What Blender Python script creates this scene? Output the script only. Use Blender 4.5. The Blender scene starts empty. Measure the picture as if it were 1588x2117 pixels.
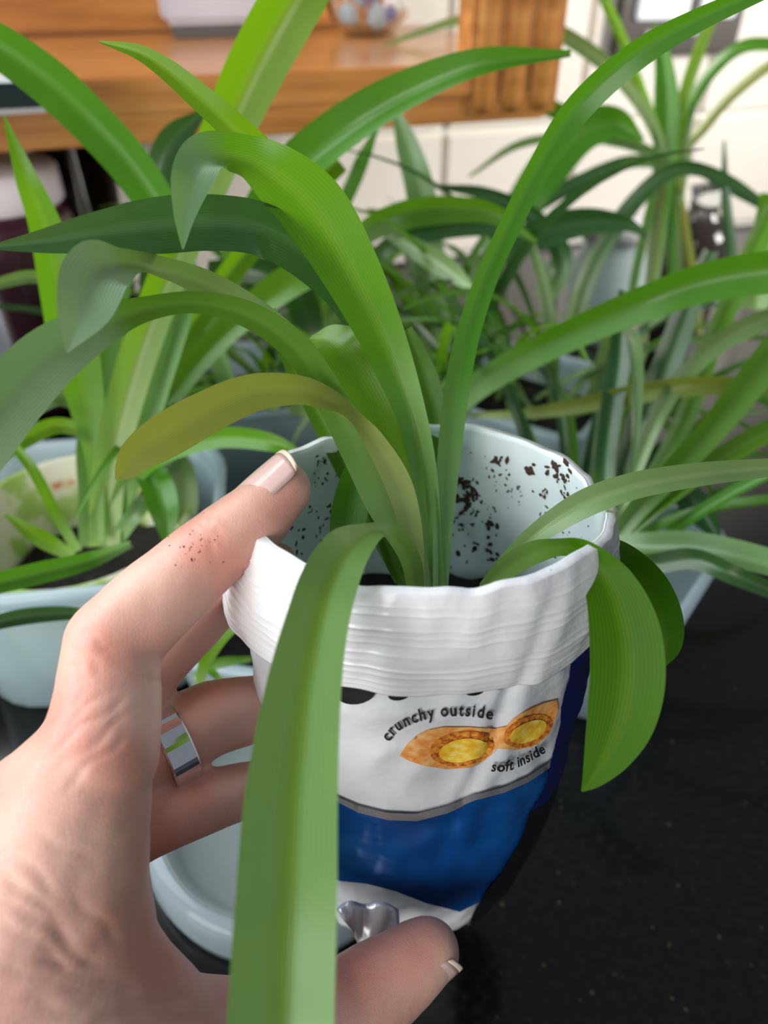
import bpy, bmesh, math, random
from mathutils import Vector, Matrix, noise
from mathutils.bvhtree import BVHTree
R = math.radians
sc = bpy.context.scene
col = sc.collection

# ---------------------------------------------------------------- camera
W_PX, H_PX, FPX = 1588.0, 2117.0, 1529.0
PITCH = R(38.0)
CAM = Vector((0, 0, .27))
FW = Vector((0, math.cos(PITCH), -math.sin(PITCH)))
UP = Vector((0, math.sin(PITCH), math.cos(PITCH)))
RT = Vector((1, 0, 0))
cd = bpy.data.cameras.new('camera')
cam = bpy.data.objects.new('camera', cd)
col.objects.link(cam)
cam.location = CAM
cam.rotation_euler = (R(90) - PITCH, 0, 0)
cd.sensor_fit = 'VERTICAL'
cd.sensor_height = 10.0
cd.sensor_width = 7.5
cd.lens = 10.0 * FPX / H_PX
cd.clip_start = .01
cd.clip_end = 20
cd.dof.use_dof = True
cd.dof.focus_distance = .168
cd.dof.aperture_fstop = cd.lens / 2.6
sc.camera = cam

# ---------------------------------------------------------------- world and light
w = bpy.data.worlds.new('room_light')
sc.world = w
w.use_nodes = True
bgn = w.node_tree.nodes['Background']
bgn.inputs[0].default_value = (.80, .88, 1.0, 1)
bgn.inputs[1].default_value = .24


def area(name, loc, target, sx, sy, power, color):
    l = bpy.data.lights.new(name, 'AREA')
    l.shape = 'RECTANGLE'
    l.size, l.size_y, l.energy, l.color = sx, sy, power, color
    o = bpy.data.objects.new(name, l)
    col.objects.link(o)
    o.location = loc
    o.rotation_euler = (Vector(target) - Vector(loc)).to_track_quat('-Z', 'Y').to_euler()
    return o


area('window_daylight', (-1.08, .62, 1.0), (0, .2, .1), 1.7, 1.25, 50.0, (.90, .96, 1.0))
area('room_fill', (-.75, -.85, .50), (.1, .8, .12), 1.0, .7, 19.0, (1, .97, .93))  # added fill light behind the camera at left, lifts wall and shelf
wl_ = area('wall_fill', (.95, .40, .42), (.05, .86, .10), .35, .35, 2.3, (1, .96, .90))  # added lamp out of view at right, only to brighten the tiles
wl_.data.spread = R(75)
sc.view_settings.view_transform = 'Standard'
sc.view_settings.look = 'None'
sc.view_settings.gamma = 1
sc.view_settings.use_curve_mapping = False
sc.view_settings.exposure = 0.0


# ---------------------------------------------------------------- helpers
def ray(px, py):
    return RT * ((px - W_PX / 2) / FPX) + UP * (-(py - H_PX / 2) / FPX) + FW


def P(px, py, d):
    return CAM + ray(px, py) * d


def PZ(px, py, z):
    r = ray(px, py)
    return CAM + r * ((z - CAM.z) / r.z)


def proj(p):
    q = p - CAM
    d = q.dot(FW)
    return (W_PX / 2 + q.dot(RT) / d * FPX, H_PX / 2 - q.dot(UP) / d * FPX, d)


def tag(o, label=None, cat=None, group=None, kind=None):
    if label: o['label'] = label
    if cat: o['category'] = cat
    if group: o['group'] = group
    if kind: o['kind'] = kind
    return o


def empty(name, loc, label, cat, group=None, rz=0):
    o = bpy.data.objects.new(name, None)
    col.objects.link(o)
    o.location = loc
    o.rotation_euler = (0, 0, rz)
    o.empty_display_size = .01
    return tag(o, label, cat, group)


def link_bm(name, bm, mat, parent=None, smooth=True, world=True):
    """world=True: the mesh is in world coordinates; the parent's own frame is taken off."""
    me = bpy.data.meshes.new(name)
    if smooth:
        for f in bm.faces: f.smooth = True
    bm.to_mesh(me)
    bm.free()
    o = bpy.data.objects.new(name, me)
    col.objects.link(o)
    mats = mat if isinstance(mat, (list, tuple)) else [mat]
    for m in mats: me.materials.append(m)
    if parent is not None:
        o.parent = parent
        if world:
            mw = parent_matrix(parent)
            me.transform(mw.inverted())
    return o


def parent_matrix(p):
    m = Matrix.LocRotScale(p.location, p.rotation_euler, p.scale)
    if p.parent: m = parent_matrix(p.parent) @ m
    return m


def box_bm(bm, c, s, bevel=0, rot=None):
    r = bmesh.ops.create_cube(bm, size=1)
    vs = r['verts']
    bmesh.ops.scale(bm, vec=s, verts=vs)
    if bevel:
        es = list({e for v in vs for e in v.link_edges})
        rr = bmesh.ops.bevel(bm, geom=es, offset=bevel, segments=2, affect='EDGES')
        vs = list({v for f in rr['faces'] for v in f.verts} | {v for v in vs if v.is_valid})
        vs = [v for v in vs if v.is_valid]
    if rot is not None:
        bmesh.ops.transform(bm, matrix=rot, verts=vs)
    bmesh.ops.translate(bm, vec=c, verts=vs)


def box(name, c, s, mat, parent=None, bevel=0, world=False, rot=None):
    bm = bmesh.new()
    box_bm(bm, c, s, bevel, rot)
    return link_bm(name, bm, mat, parent, False, world)


def lathe(name, prof, mat, parent=None, seg=40, world=False, center=(0, 0, 0)):
    bm = bmesh.new()
    rings = []
    for r, z in prof:
        rings.append([bm.verts.new((center[0] + r * math.cos(2 * math.pi * k / seg), center[1] + r * math.sin(2 * math.pi * k / seg), center[2] + z)) for k in range(seg)])
    for a, b in zip(rings, rings[1:]):
        for k in range(seg):
            bm.faces.new((a[k], a[(k + 1) % seg], b[(k + 1) % seg], b[k]))
    for rg, rev in ((rings[0], True), (rings[-1], False)):
        if (prof[0] if rev else prof[-1])[0] < .0006:
            bm.faces.new(rg[::-1] if rev else rg)
    return link_bm(name, bm, mat, parent, True, world)


def catmull(pts, n):
    """pts: list of tuples, n samples; returns interpolated tuples."""
    k = len(pts)
    out = []
    for i in range(n):
        t = i / (n - 1) * (k - 1)
        j = min(int(t), k - 2)
        f = t - j
        p0 = pts[j - 1] if j > 0 else tuple(2 * a - b for a, b in zip(pts[0], pts[1]))
        p1, p2 = pts[j], pts[j + 1]
        p3 = pts[j + 2] if j + 2 < k else tuple(2 * a - b for a, b in zip(pts[-1], pts[-2]))
        out.append(tuple(.5 * ((2 * b) + (-a + c) * f + (2 * a - 5 * b + 4 * c - d) * f * f + (-a + 3 * b - 3 * c + d) * f ** 3)
                         for a, b, c, d in zip(p0, p1, p2, p3)))
    return out


# ---------------------------------------------------------------- materials
def mat(name, color=(.5, .5, .5), rough=.5, metal=0., spec=.5, trans=0., sss=0., coat=0., emit=None):
    m = bpy.data.materials.new(name)
    m.use_nodes = True
    b = m.node_tree.nodes['Principled BSDF']
    b.inputs['Base Color'].default_value = (*color, 1)
    b.inputs['Roughness'].default_value = rough
    b.inputs['Metallic'].default_value = metal
    b.inputs['Specular IOR Level'].default_value = spec
    b.inputs['Transmission Weight'].default_value = trans
    b.inputs['Subsurface Weight'].default_value = sss
    b.inputs['Coat Weight'].default_value = coat
    return m


class NT:
    def __init__(s, m):
        s.t = m.node_tree
        s.n = s.t.nodes
        s.b = s.n['Principled BSDF']

    def new(s, typ, **kw):
        n = s.n.new(typ)
        for k, v in kw.items():
            if k.startswith('_'):
                n.inputs[k[1:].replace('_', ' ')].default_value = v
            else:
                setattr(n, k, v)
        return n

    def link(s, a, b): s.t.links.new(a, b)

    def math(s, op, a, b=None, c=None):
        n = s.n.new('ShaderNodeMath')
        n.operation = op
        for i, v in enumerate((a, b, c)):
            if v is None: continue
            if isinstance(v, (int, float)): n.inputs[i].default_value = v
            else: s.link(v, n.inputs[i])
        return n.outputs[0]

    def mix(s, fac, a, b):
        n = s.n.new('ShaderNodeMix')
        n.data_type = 'RGBA'
        for sock, v in ((n.inputs[0], fac), (n.inputs[6], a), (n.inputs[7], b)):
            if isinstance(v, (int, float)): sock.default_value = v
            elif isinstance(v, tuple): sock.default_value = (*v, 1)
            else: s.link(v, sock)
        return n.outputs[2]

    def ramp(s, fac, stops):
        n = s.n.new('ShaderNodeValToRGB')
        cr = n.color_ramp
        while len(cr.elements) < len(stops): cr.elements.new(.5)
        for e, (p, c) in zip(cr.elements, stops):
            e.position = p
            e.color = (*c, 1) if isinstance(c, tuple) else (c, c, c, 1)
        s.link(fac, n.inputs[0])
        return n.outputs[0]

    def noise(s, scale, detail=3, vec=None, rough=.5):
        n = s.new('ShaderNodeTexNoise', _Scale=scale, _Detail=detail, _Roughness=rough)
        if vec is not None: s.link(vec, n.inputs['Vector'])
        return n.outputs['Fac']

    def coords(s, kind='Object', scale=None):
        tc = s.n.new('ShaderNodeTexCoord')
        o = tc.outputs[kind]
        if scale:
            mp = s.n.new('ShaderNodeMapping')
            mp.inputs['Scale'].default_value = scale
            s.link(o, mp.inputs[0])
            o = mp.outputs[0]
        return o

    def bump(s, h, strength, dist=.001):
        n = s.new('ShaderNodeBump', _Strength=strength, _Distance=dist)
        s.link(h, n.inputs['Height'])
        s.link(n.outputs[0], s.b.inputs['Normal'])
        return n.outputs[0]


def leaf_mat(name, edge, centre, base, trans=.4, stripe=.35, rough=.34):
    """green blade: UV.x runs across, UV.y along; pale foot, paler mid stripe, fine parallel veins."""
    m = mat(name, edge, rough)
    t = NT(m)
    uv = t.coords('UV')
    sp = t.n.new('ShaderNodeSeparateXYZ')
    t.link(uv, sp.inputs[0])
    u, v = sp.outputs[0], sp.outputs[1]
    d = t.math('ABSOLUTE', t.math('SUBTRACT', u, .5))
    str_f = t.ramp(d, [(0, 1.0), (.06, .85), (.16, .0)])
    str_f = t.math('MULTIPLY', str_f, stripe)
    oi = t.n.new('ShaderNodeObjectInfo')
    nz = t.noise(60, 3, t.coords('Object'))
    c = t.mix(str_f, edge, centre)
    vein = t.math('SINE', t.math('MULTIPLY', u, 118.0))
    vein = t.math('GREATER_THAN', vein, .55)
    c = t.mix(t.math('MULTIPLY', vein, .2), c, tuple(x * .45 for x in edge))
    foot = t.ramp(v, [(0.0, 1.0), (.10, .75), (.32, .0)])
    c = t.mix(t.math('MULTIPLY', foot, .8), c, base)
    ua = t.n.new('ShaderNodeAttribute')
    ua.attribute_name = 'underside'
    c = t.mix(t.math('MULTIPLY', ua.outputs['Fac'], .85), c, (.20, .32, .19))
    hs = t.n.new('ShaderNodeHueSaturation')
    t.link(c, hs.inputs['Color'])
    t.link(t.math('ADD', .485, t.math('MULTIPLY', oi.outputs['Random'], .03)), hs.inputs['Hue'])
    t.link(t.math('ADD', t.math('MULTIPLY', nz, .35), .82), hs.inputs['Value'])
    c = hs.outputs[0]
    t.link(c, t.b.inputs['Base Color'])
    bn = t.bump(t.math('SINE', t.math('MULTIPLY', u, 118.0)), .07, .0003)
    t.b.inputs['Specular IOR Level'].default_value = .55
    tr = t.n.new('ShaderNodeBsdfTranslucent')
    tc = t.mix(.5, c, tuple(min(1, x * 1.9) for x in (edge[0] * 1.35, edge[1] * 1.15, edge[2] * .3)))
    t.link(tc, tr.inputs[0])
    t.link(bn, tr.inputs['Normal'])
    mx = t.n.new('ShaderNodeMixShader')
    mx.inputs[0].default_value = trans
    t.link(t.b.outputs[0], mx.inputs[1])
    t.link(tr.outputs[0], mx.inputs[2])
    t.link(mx.outputs[0], t.n['Material Output'].inputs[0])
    return m


LEAF = leaf_mat('leaf_green', (.075, .225, .012), (.17, .34, .07), (.40, .58, .28))
LEAF_FRESH = leaf_mat('leaf_fresh', (.125, .305, .008), (.28, .46, .06), (.45, .62, .26), trans=.5)
LEAF_DARK = leaf_mat('leaf_dark', (.032, .105, .026), (.12, .22, .10), (.25, .40, .12), trans=.25, rough=.3)
LEAF_OLIVE = leaf_mat('leaf_olive', (.20, .25, .04), (.30, .33, .08), (.40, .50, .22), trans=.35, stripe=.2)
LEAF_PALE = leaf_mat('leaf_pale_underside', (.135, .245, .08), (.24, .36, .16), (.33, .52, .22), trans=.25, stripe=.5)
LEAF_FRONT = leaf_mat('leaf_soft_green', (.13, .25, .06), (.09, .17, .006), (.24, .38, .10), trans=.25, stripe=.8)
LEAF_DEEP = leaf_mat('leaf_deep_green', (.035, .13, .002), (.07, .17, .004), (.26, .42, .12), trans=.3, stripe=.5, rough=.45)
LEAF_DEEP.node_tree.nodes['Principled BSDF'].inputs['Specular IOR Level'].default_value = .12
MATS = {'e': LEAF_DEEP, 's': LEAF_FRONT, 'g': LEAF, 'f': LEAF_FRESH, 'd': LEAF_DARK, 'o': LEAF_OLIVE, 'p': LEAF_PALE}


def skin_material():
    m = mat('skin', (.70, .44, .35), .42, sss=.22)
    t = NT(m)
    t.b.inputs['Subsurface Radius'].default_value = (1.0, .3, .15)
    t.b.inputs['Subsurface Scale'].default_value = .004
    oc = t.coords('Object')
    n1 = t.noise(38, 4, oc)
    n2 = t.noise(140, 3, oc)
    c = t.ramp(n1, [(.28, (.62, .31, .24)), (.5, (.67, .39, .31)), (.72, (.72, .48, .38))])
    c = t.mix(t.math('MULTIPLY', n2, .22), c, (.62, .30, .24))
    at = t.n.new('ShaderNodeAttribute')
    at.attribute_name = 'flush'
    c = t.mix(t.math('MULTIPLY', at.outputs['Fac'], .6), c, (.63, .19, .14))
    t.link(c, t.b.inputs['Base Color'])
    vo = t.new('ShaderNodeTexVoronoi', feature='DISTANCE_TO_EDGE', _Scale=1300.0)
    t.link(oc, vo.inputs['Vector'])
    w1 = t.noise(420, 4, t.coords('Object', (1, 1, 3.2)))
    h = t.math('ADD', t.math('MULTIPLY', t.ramp(vo.outputs['Distance'], [(0, 0.), (.12, 1.)]), .35), w1)
    t.bump(h, .22, .0005)
    return m


SKIN = skin_material()
NAIL = mat('nail', (.80, .52, .46), .22, sss=.15, coat=.3)
NAIL_EDGE = mat('nail_free_edge', (.82, .66, .52), .3)
CHROME = mat('polished_silver', (.80, .80, .82), .08, metal=1)


def plastic(name, color, rough=.25, clear=.45, spec=.5):
    """milky clear plastic: part see-through, part scattering, glossy."""
    m = mat(name, color, rough, spec=spec)
    t = NT(m)
    tp = t.n.new('ShaderNodeBsdfTransparent')
    tp.inputs[0].default_value = (.92, .97, 1, 1)
    tl = t.n.new('ShaderNodeBsdfTranslucent')
    tl.inputs[0].default_value = (*color, 1)
    m1 = t.n.new('ShaderNodeMixShader')
    m1.inputs[0].default_value = .35
    t.link(t.b.outputs[0], m1.inputs[1]); t.link(tl.outputs[0], m1.inputs[2])
    m2 = t.n.new('ShaderNodeMixShader')
    m2.inputs[0].default_value = clear
    t.link(m1.outputs[0], m2.inputs[1]); t.link(tp.outputs[0], m2.inputs[2])
    t.link(m2.outputs[0], t.n['Material Output'].inputs[0])
    return m


TUB = plastic('milky_clear_plastic', (.60, .74, .78), .2, .45)
TUB_RIM = plastic('clear_plastic_lip', (.62, .74, .80), .15, .3)
TUB_GREY = plastic('frosted_grey_plastic', (.42, .47, .47), .25, .38)
LID_RIM = plastic('clear_lid_lip', (.40, .47, .50), .12, .45)
GLASS = mat('clear_glass', (.95, .98, 1), .03, trans=1.)


def pouch_material(name, color, rough, bump=.25, tl=.12):
    m = mat(name, color, rough, spec=.5)
    t = NT(m)
    n = t.noise(70, 4, t.coords('Object'), .55)
    t.bump(n, bump, .002)
    return m


FOIL_WHITE = pouch_material('white_coated_foil', (.70, .73, .76), .28, .4)
INNER_WHITE = pouch_material('pouch_lining', (.70, .80, .82), .35)
CUFF = pouch_material('zip_strip_plastic', (.68, .69, .71), .22, .35)
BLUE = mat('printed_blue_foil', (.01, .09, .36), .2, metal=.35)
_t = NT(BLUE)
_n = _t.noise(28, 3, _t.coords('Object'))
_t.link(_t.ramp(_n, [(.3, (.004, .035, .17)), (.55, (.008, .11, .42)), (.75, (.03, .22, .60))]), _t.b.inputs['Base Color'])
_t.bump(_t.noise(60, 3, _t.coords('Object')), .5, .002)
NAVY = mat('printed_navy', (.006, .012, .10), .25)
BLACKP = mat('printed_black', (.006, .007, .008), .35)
INK = mat('printed_ink', (.02, .022, .025), .4)
SILVER_INK = mat('printed_silver_band', (.42, .42, .44), .3, metal=.6)
TREAT = mat('printed_biscuit', (.80, .36, .09), .45)
_t = NT(TREAT)
_t.link(_t.ramp(_t.noise(420, 4, _t.coords('Object')), [(.3, (.72, .22, .03)), (.5, (.83, .38, .10)), (.7, (.88, .55, .24))]), _t.b.inputs['Base Color'])
CRUST = mat('printed_brown_crust', (.5, .13, .02), .45)
_t = NT(CRUST)
_t.link(_t.ramp(_t.noise(900, 3, _t.coords('Object')), [(.35, (.38, .07, .012)), (.55, (.72, .25, .03)), (.7, (.85, .42, .06))]), _t.b.inputs['Base Color'])
FILL = mat('printed_yellow_filling', (.92, .58, .05), .45)
_t = NT(FILL)
_t.link(_t.ramp(_t.noise(500, 3, _t.coords('Object')), [(.3, (.80, .38, .02)), (.55, (.90, .60, .05)), (.75, (.95, .75, .25))]), _t.b.inputs['Base Color'])
SOIL = mat('dark_potting_soil', (.02, .014, .01), .9)
_t = NT(SOIL)
_t.link(_t.ramp(_t.noise(500, 5, _t.coords('Object')), [(.35, (.003, .002, .002)), (.6, (.012, .008, .006)), (.78, (.05, .03, .02))]), _t.b.inputs['Base Color'])
SPECK = mat('soil_crumb', (.045, .022, .012), .8)
SEAM = mat('silver_foil_seam', (.70, .70, .73), .22, metal=.3)


def granite():
    m = mat('black_granite', (.008, .008, .01), .14, spec=.4)
    t = NT(m)
    oc = t.coords('Object')
    n = t.noise(300, 4, oc)
    vo = t.new('ShaderNodeTexVoronoi', _Scale=170.0)
    t.link(oc, vo.inputs['Vector'])
    sp = t.ramp(vo.outputs['Distance'], [(0, 1.), (.10, .6), (.17, 0.)])
    sp = t.math('MULTIPLY', sp, t.ramp(t.noise(60, 2, oc), [(.52, 0.), (.62, 1.)]))
    c = t.ramp(n, [(.4, (.002, .002, .0025)), (.62, (.005, .0045, .004)), (.78, (.015, .013, .009))])
    c = t.mix(t.math('MULTIPLY', sp, .7), c, (.09, .075, .045))
    t.link(c, t.b.inputs['Base Color'])
    return m


def wood():
    m = mat('orange_pine_wood', (.55, .25, .07), .28, coat=.25)
    t = NT(m)
    v = t.coords('Object', (3, 22, 30))
    n = t.noise(3.2, 4, v)
    n2 = t.noise(1.1, 2, v)
    c = t.ramp(n, [(.3, (.33, .125, .03)), (.5, (.52, .215, .055)), (.7, (.64, .30, .09))])
    c = t.mix(t.math('MULTIPLY', n2, .25), c, (.30, .11, .03))
    t.link(c, t.b.inputs['Base Color'])
    return m


GRANITE, WOOD = granite(), wood()
TILE = mat('cream_glazed_tile', (.70, .65, .58), .22)
_t = NT(TILE)
_t.link(_t.mix(_t.noise(14, 3, _t.coords('Object')), (.82, .76, .68), (.90, .85, .78)), _t.b.inputs['Base Color'])
_t.bump(_t.noise(25, 2, _t.coords('Object')), .3, .002)
GROUT = mat('pale_grout', (.85, .82, .76), .8)


# ---------------------------------------------------------------- structure
PSI = R(17.0)
E = Vector((math.cos(PSI), math.sin(PSI), 0))      # along the wall, away to the right
NV = Vector((math.sin(PSI), -math.cos(PSI), 0))    # out of the wall towards the room
W0 = PZ(1400, 478, 0)
W0.z = 0


def wl(a, out, z):      # wall frame -> world
    return W0 + E * a + NV * out + Vector((0, 0, z))


def hit(px, py, out):   # pixel ray on the plane 'out' metres in front of the wall -> (a, z)
    r = ray(px, py)
    t = ((W0 + NV * out) - CAM).dot(NV) / r.dot(NV)
    q = CAM + r * t
    return (q - W0).dot(E), q.z


bm = bmesh.new()
box_bm(bm, (-.2, .035, .28), (2.6, .06, .60))
me = bpy.data.meshes.new('wall_back')
bm.to_mesh(me); bm.free()
wall = bpy.data.objects.new('wall_back', me)
col.objects.link(wall)
wall.location = W0
wall.rotation_euler = (0, 0, PSI)
me.materials.append(GROUT)
tag(wall, 'back wall of cream glazed tiles behind the plants', None, None, 'structure')
tw, th = .142, .118
tile_me = None
a0 = hit(1186, 300, 0)[0]
for i in range(-7, 6):
    for j in range(0, 4):
        if tile_me is None:
            t0 = box('tile', (0, 0, 0), (tw - .005, .010, th - .005), TILE, None, .0022)
            tile_me = t0.data
            for f in tile_me.polygons: f.use_smooth = False
            o = t0
        else:
            o = bpy.data.objects.new('tile', tile_me)
            col.objects.link(o)
        o.parent = wall
        o.location = (a0 + (i + .5) * tw, .003, .002 + (j + .5) * th)

bm = bmesh.new()
pc = [Vector((-1.3, -.45, 0)), Vector((1.3, -.45, 0)), wl(1.15, .004, 0), wl(-1.45, .004, 0)]
f = bm.faces.new([bm.verts.new((p.x, p.y, 0)) for p in pc])
r_ = bmesh.ops.extrude_face_region(bm, geom=[f])
bmesh.ops.translate(bm, vec=(0, 0, -.04), verts=[v for v in r_['geom'] if isinstance(v, bmesh.types.BMVert)])
bmesh.ops.recalc_face_normals(bm, faces=bm.faces)
cnt = link_bm('countertop', bm, GRANITE, None, False)
tag(cnt, 'polished black granite worktop under the tubs and plants', 'worktop')

# ---------------------------------------------------------------- wooden spice shelf on the wall
SH = .25
aL, zt = hit(475, 150, SH)
_, zb = hit(475, 283, SH)
aR, _ = hit(1143, 150, SH)
aLL = aR - 1.15
sh = empty('wooden_shelf_cupboard', wl(0, 0, 0), 'orange pine wall cupboard with open ledge and fluted pilaster', 'shelf', None, PSI)
# local frame: x along wall, -y out of wall


def sbox(name, x0, x1, o0, o1, z0, z1, m=WOOD, bev=.0015, par=None):
    return box(name, ((x0 + x1) / 2, -(o0 + o1) / 2, (z0 + z1) / 2), (x1 - x0, o1 - o0, z1 - z0), m, par or sh, bev)


sbox('ledge_board', aLL, aR - .002, .012, SH + .006, zt - .018, zt)
sbox('front_rail', aLL, aR - .004, SH - .02, SH, zb + .02, zt - .018)
sbox('bottom_moulding', aLL, aR - .003, SH - .03, SH + .004, zb, zb + .02)
sbox('underside_board', aLL, aR - .006, .012, SH - .03, zb + .004, zb + .012)
sbox('back_panel', aLL, aR - .03, .010, .018, zt + .001, zt + .22)
pa0, _ = hit(985, 60, SH + .01)
pil = sbox('pilaster', pa0, aR + .002, SH - .02, SH + .006, hit(1060, 232, SH)[1], zt + .22)
pz0 = hit(1060, 205, SH)[1]
pw = (aR - pa0) / 3
for k in range(3):
    bm = bmesh.new()
    x = pa0 + pw * (k + .5)
    rr = pw * .36
    seg = 10
    rows = []
    for z, s_ in ((pz0 - rr * .9, .25), (pz0 - rr * .5, .75), (pz0, 1), (zt + .22, 1)):
        rows.append([bm.verts.new((x + rr * s_ * math.cos(math.pi * q / seg), -(SH + .005) - rr * s_ * .8 * math.sin(math.pi * q / seg), z)) for q in range(seg + 1)])
    for ra, rb in zip(rows, rows[1:]):
        for q in range(seg): bm.faces.new((ra[q], ra[q + 1], rb[q + 1], rb[q]))
    bm.faces.new(rows[0][::-1])
    link_bm('flute', bm, WOOD, pil, True, False)

# things on the ledge
GREYBOX = mat('grey_painted_box', (.52, .50, .56), .35)
DARKGREY = mat('dark_grey_foot', (.10, .09, .09), .5)
bx0, _ = hit(335, 30, .05)
bx1, _ = hit(540, 30, .05)
gb = empty('metal_tin', wl((bx0 + bx1) / 2, .048, zt), 'flat lilac grey box standing at the left on the wooden ledge', 'box', None, PSI)
box('body', (0, 0, .0285), (bx1 - bx0, .050, .040), GREYBOX, gb, .004)
box('base_plinth', (0, .001, .0045), (bx1 - bx0 - .012, .044, .009), DARKGREY, gb, .001)

AMETH = mat('amethyst_crystal', (.45, .40, .70), .12, trans=.5)
ox, _ = hit(765, 60, .09)
orn = empty('glass_ornament', wl(ox, .085, zt), 'round clear glass ornament with violet stones on wooden ledge', 'ornament', None, PSI)
lathe('glass_bowl', [(.0003, .001), (.018, .001), (.030, .012), (.034, .030), (.030, .050), (.022, .060), (.020, .060), (.028, .049), (.031, .030), (.027, .014), (.017, .004), (.0003, .004)], GLASS, orn)
random.seed(4)
for k in range(9):
    bm = bmesh.new()
    bmesh.ops.create_icosphere(bm, subdivisions=1, radius=random.uniform(.006, .010))
    for v in bm.verts: v.co *= random.uniform(.75, 1.2)
    a = k * 2.4
    r = .017 if k < 6 else .006
    bmesh.ops.translate(bm, vec=(r * math.cos(a), r * math.sin(a), .013 + (.013 if k >= 6 else 0)), verts=bm.verts)
    link_bm('stone', bm, AMETH if k % 2 else mat('pale_crystal', (.75, .85, .88), .15, trans=.4), orn, False, False)

# dark wall plate with two white panels
pa, pzb = hit(1256, 118, .006)
pb, _ = hit(1508, 118, .006)
PLATE = mat('dark_bronze_plate', (.055, .045, .04), .35, metal=.3)
WHITEP = mat('white_gloss_panel', (.85, .88, .93), .25)
pl = empty('wall_plate', wl((pa + pb) / 2, .009, pzb), 'dark wall plate with two upright white panels high on tiles', 'switch plate', None, PSI)
pwid = pb - pa
box('plate', (0, 0, .06), (pwid, .010, .12), PLATE, pl, .003)
for (x0, x1) in ((-.38, .02), (.10, .40)):
    box('white_panel', ((x0 + x1) / 2 * pwid, -.007, .072), ((x1 - x0) * pwid, .006, .085), WHITEP, pl, .002)
for x in (-.25, .10):
    lathe('screw', [(.0003, .004), (.003, .0035), (.0035, 0)], SEAM, pl, 12).matrix_local = Matrix.Translation((x * pwid, -.005, .018)) @ Matrix.Rotation(R(90), 4, 'X')

# ---------------------------------------------------------------- tubs
def rrect(sx, sy, r, n=6):
    pts = []
    for cx, cy, a0_ in ((sx - r, sy - r, 0), (-sx + r, sy - r, 90), (-sx + r, -sy + r, 180), (sx - r, -sy + r, 270)):
        for k in range(n + 1):
            a = R(a0_ + 90 * k / n)
            pts.append((cx + r * math.cos(a), cy + r * math.sin(a)))
    return pts


def loft(bm, rings, close_first=True, close_last=False):
    vr = [[bm.verts.new(p) for p in rg] for rg in rings]
    n = len(vr[0])
    for a, b in zip(vr, vr[1:]):
        for k in range(n): bm.faces.new((a[k], a[(k + 1) % n], b[(k + 1) % n], b[k]))
    if close_first: bm.faces.new(vr[0][::-1])
    if close_last: bm.faces.new(vr[-1])
    return vr


def tub(name, x, y, hx, hy, cr, h, label, rz=0, wall_m=TUB, rim_m=TUB_RIM, taper=.86, cat='tub', z0=0., lip=.004):
    t = empty(name, (x, y, z0), label, cat, None, rz)
    bm = bmesh.new()
    rings = []
    def rg(f, z, dr=0.): return [(px * f + (dr if px > 0 else -dr), py * f + (dr if py > 0 else -dr), z) for px, py in rrect(hx, hy, cr)]
    for f, z in ((taper * .93, .0005), (taper, .003), (taper + (1 - taper) * .5, h * .5), (.985, h * .86), (1., h - .004)):
        rings.append(rg(f, z))
    rings += [rg(1.0, h - .004, -.0012)] + [rg(f, z, -.0012) for f, z in ((.985, h * .86), (taper + (1 - taper) * .5, h * .5), (taper, .0035), (taper * .93, .0018))]
    loft(bm, rings, True, True)
    link_bm('tub_wall', bm, wall_m, t, True, False)
    bm = bmesh.new()
    prof = [(0, h - .006), (lip * .8, h - .0055), (lip, h - .002), (lip * .8, h), (0, h), (-.0012, h - .002)]
    rings = [rg(1., z, d) for d, z in prof]
    loft(bm, rings + [rings[0]], False)
    link_bm('rim', bm, rim_m, t, True, False)
    return t


def soil(name, x, y, z, hx, hy, cr, label, rz=0, amp=.004, thick=.02, m=SOIL):
    bm = bmesh.new()
    base = rrect(hx, hy, cr, 8)
    rings = [[(px * f, py * f, 0) for px, py in base] for f in [1, .93, .85, .75, .64, .52, .4, .28, .15, .04]]
    rings = [[(px, py, amp * (noise.noise(Vector((px * 120, py * 120, x * 9))) + .6 * noise.noise(Vector((px * 330, py * 330, 3))))) for px, py, _ in rg] for rg in rings]
    bot = [(px, py, -thick) for px, py, _ in rings[0]]
    loft(bm, [bot] + rings, True, True)
    o = link_bm(name, bm, m, None, True, False)
    o.location = (x, y, z)
    o.rotation_euler = (0, 0, rz)
    return tag(o, label, 'soil', None, 'stuff')


# left tub with a mossy pot in it
LT = PZ(150, 1045, .078)
tub('storage_tub', LT.x, LT.y, .060, .052, .035, .078, 'milky clear tub at left holding the mossy pot and plant', R(8))
MOSS = mat('mossy_cream_pot', (.62, .60, .48), .7)
_t = NT(MOSS)
_n = _t.noise(55, 4, _t.coords('Object'))
_c = _t.ramp(_n, [(.34, (.66, .64, .52)), (.5, (.60, .62, .44)), (.58, (.34, .48, .12)), (.72, (.28, .42, .08))])
_n2 = _t.noise(38, 3, _t.coords('Object', (1, 1.3, 2)))
_t.link(_t.mix(_t.ramp(_n2, [(.60, 0.), (.68, 1.)]), _c, (.55, .17, .08)), _t.b.inputs['Base Color'])
mp = empty('mossy_pot', (LT.x, LT.y, .006), 'cream pot with green algae and rusty marks inside left tub', 'pot')
lathe('pot_wall', [(.0003, .0), (.036, .0), (.040, .003), (.0505, .066), (.0475, .068), (.046, .066), (.038, .02), (.0003, .02)], MOSS, mp)
soil('potting_soil', LT.x, LT.y, .040, .037, .037, .036, 'dark soil in the mossy cream pot at left')

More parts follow.
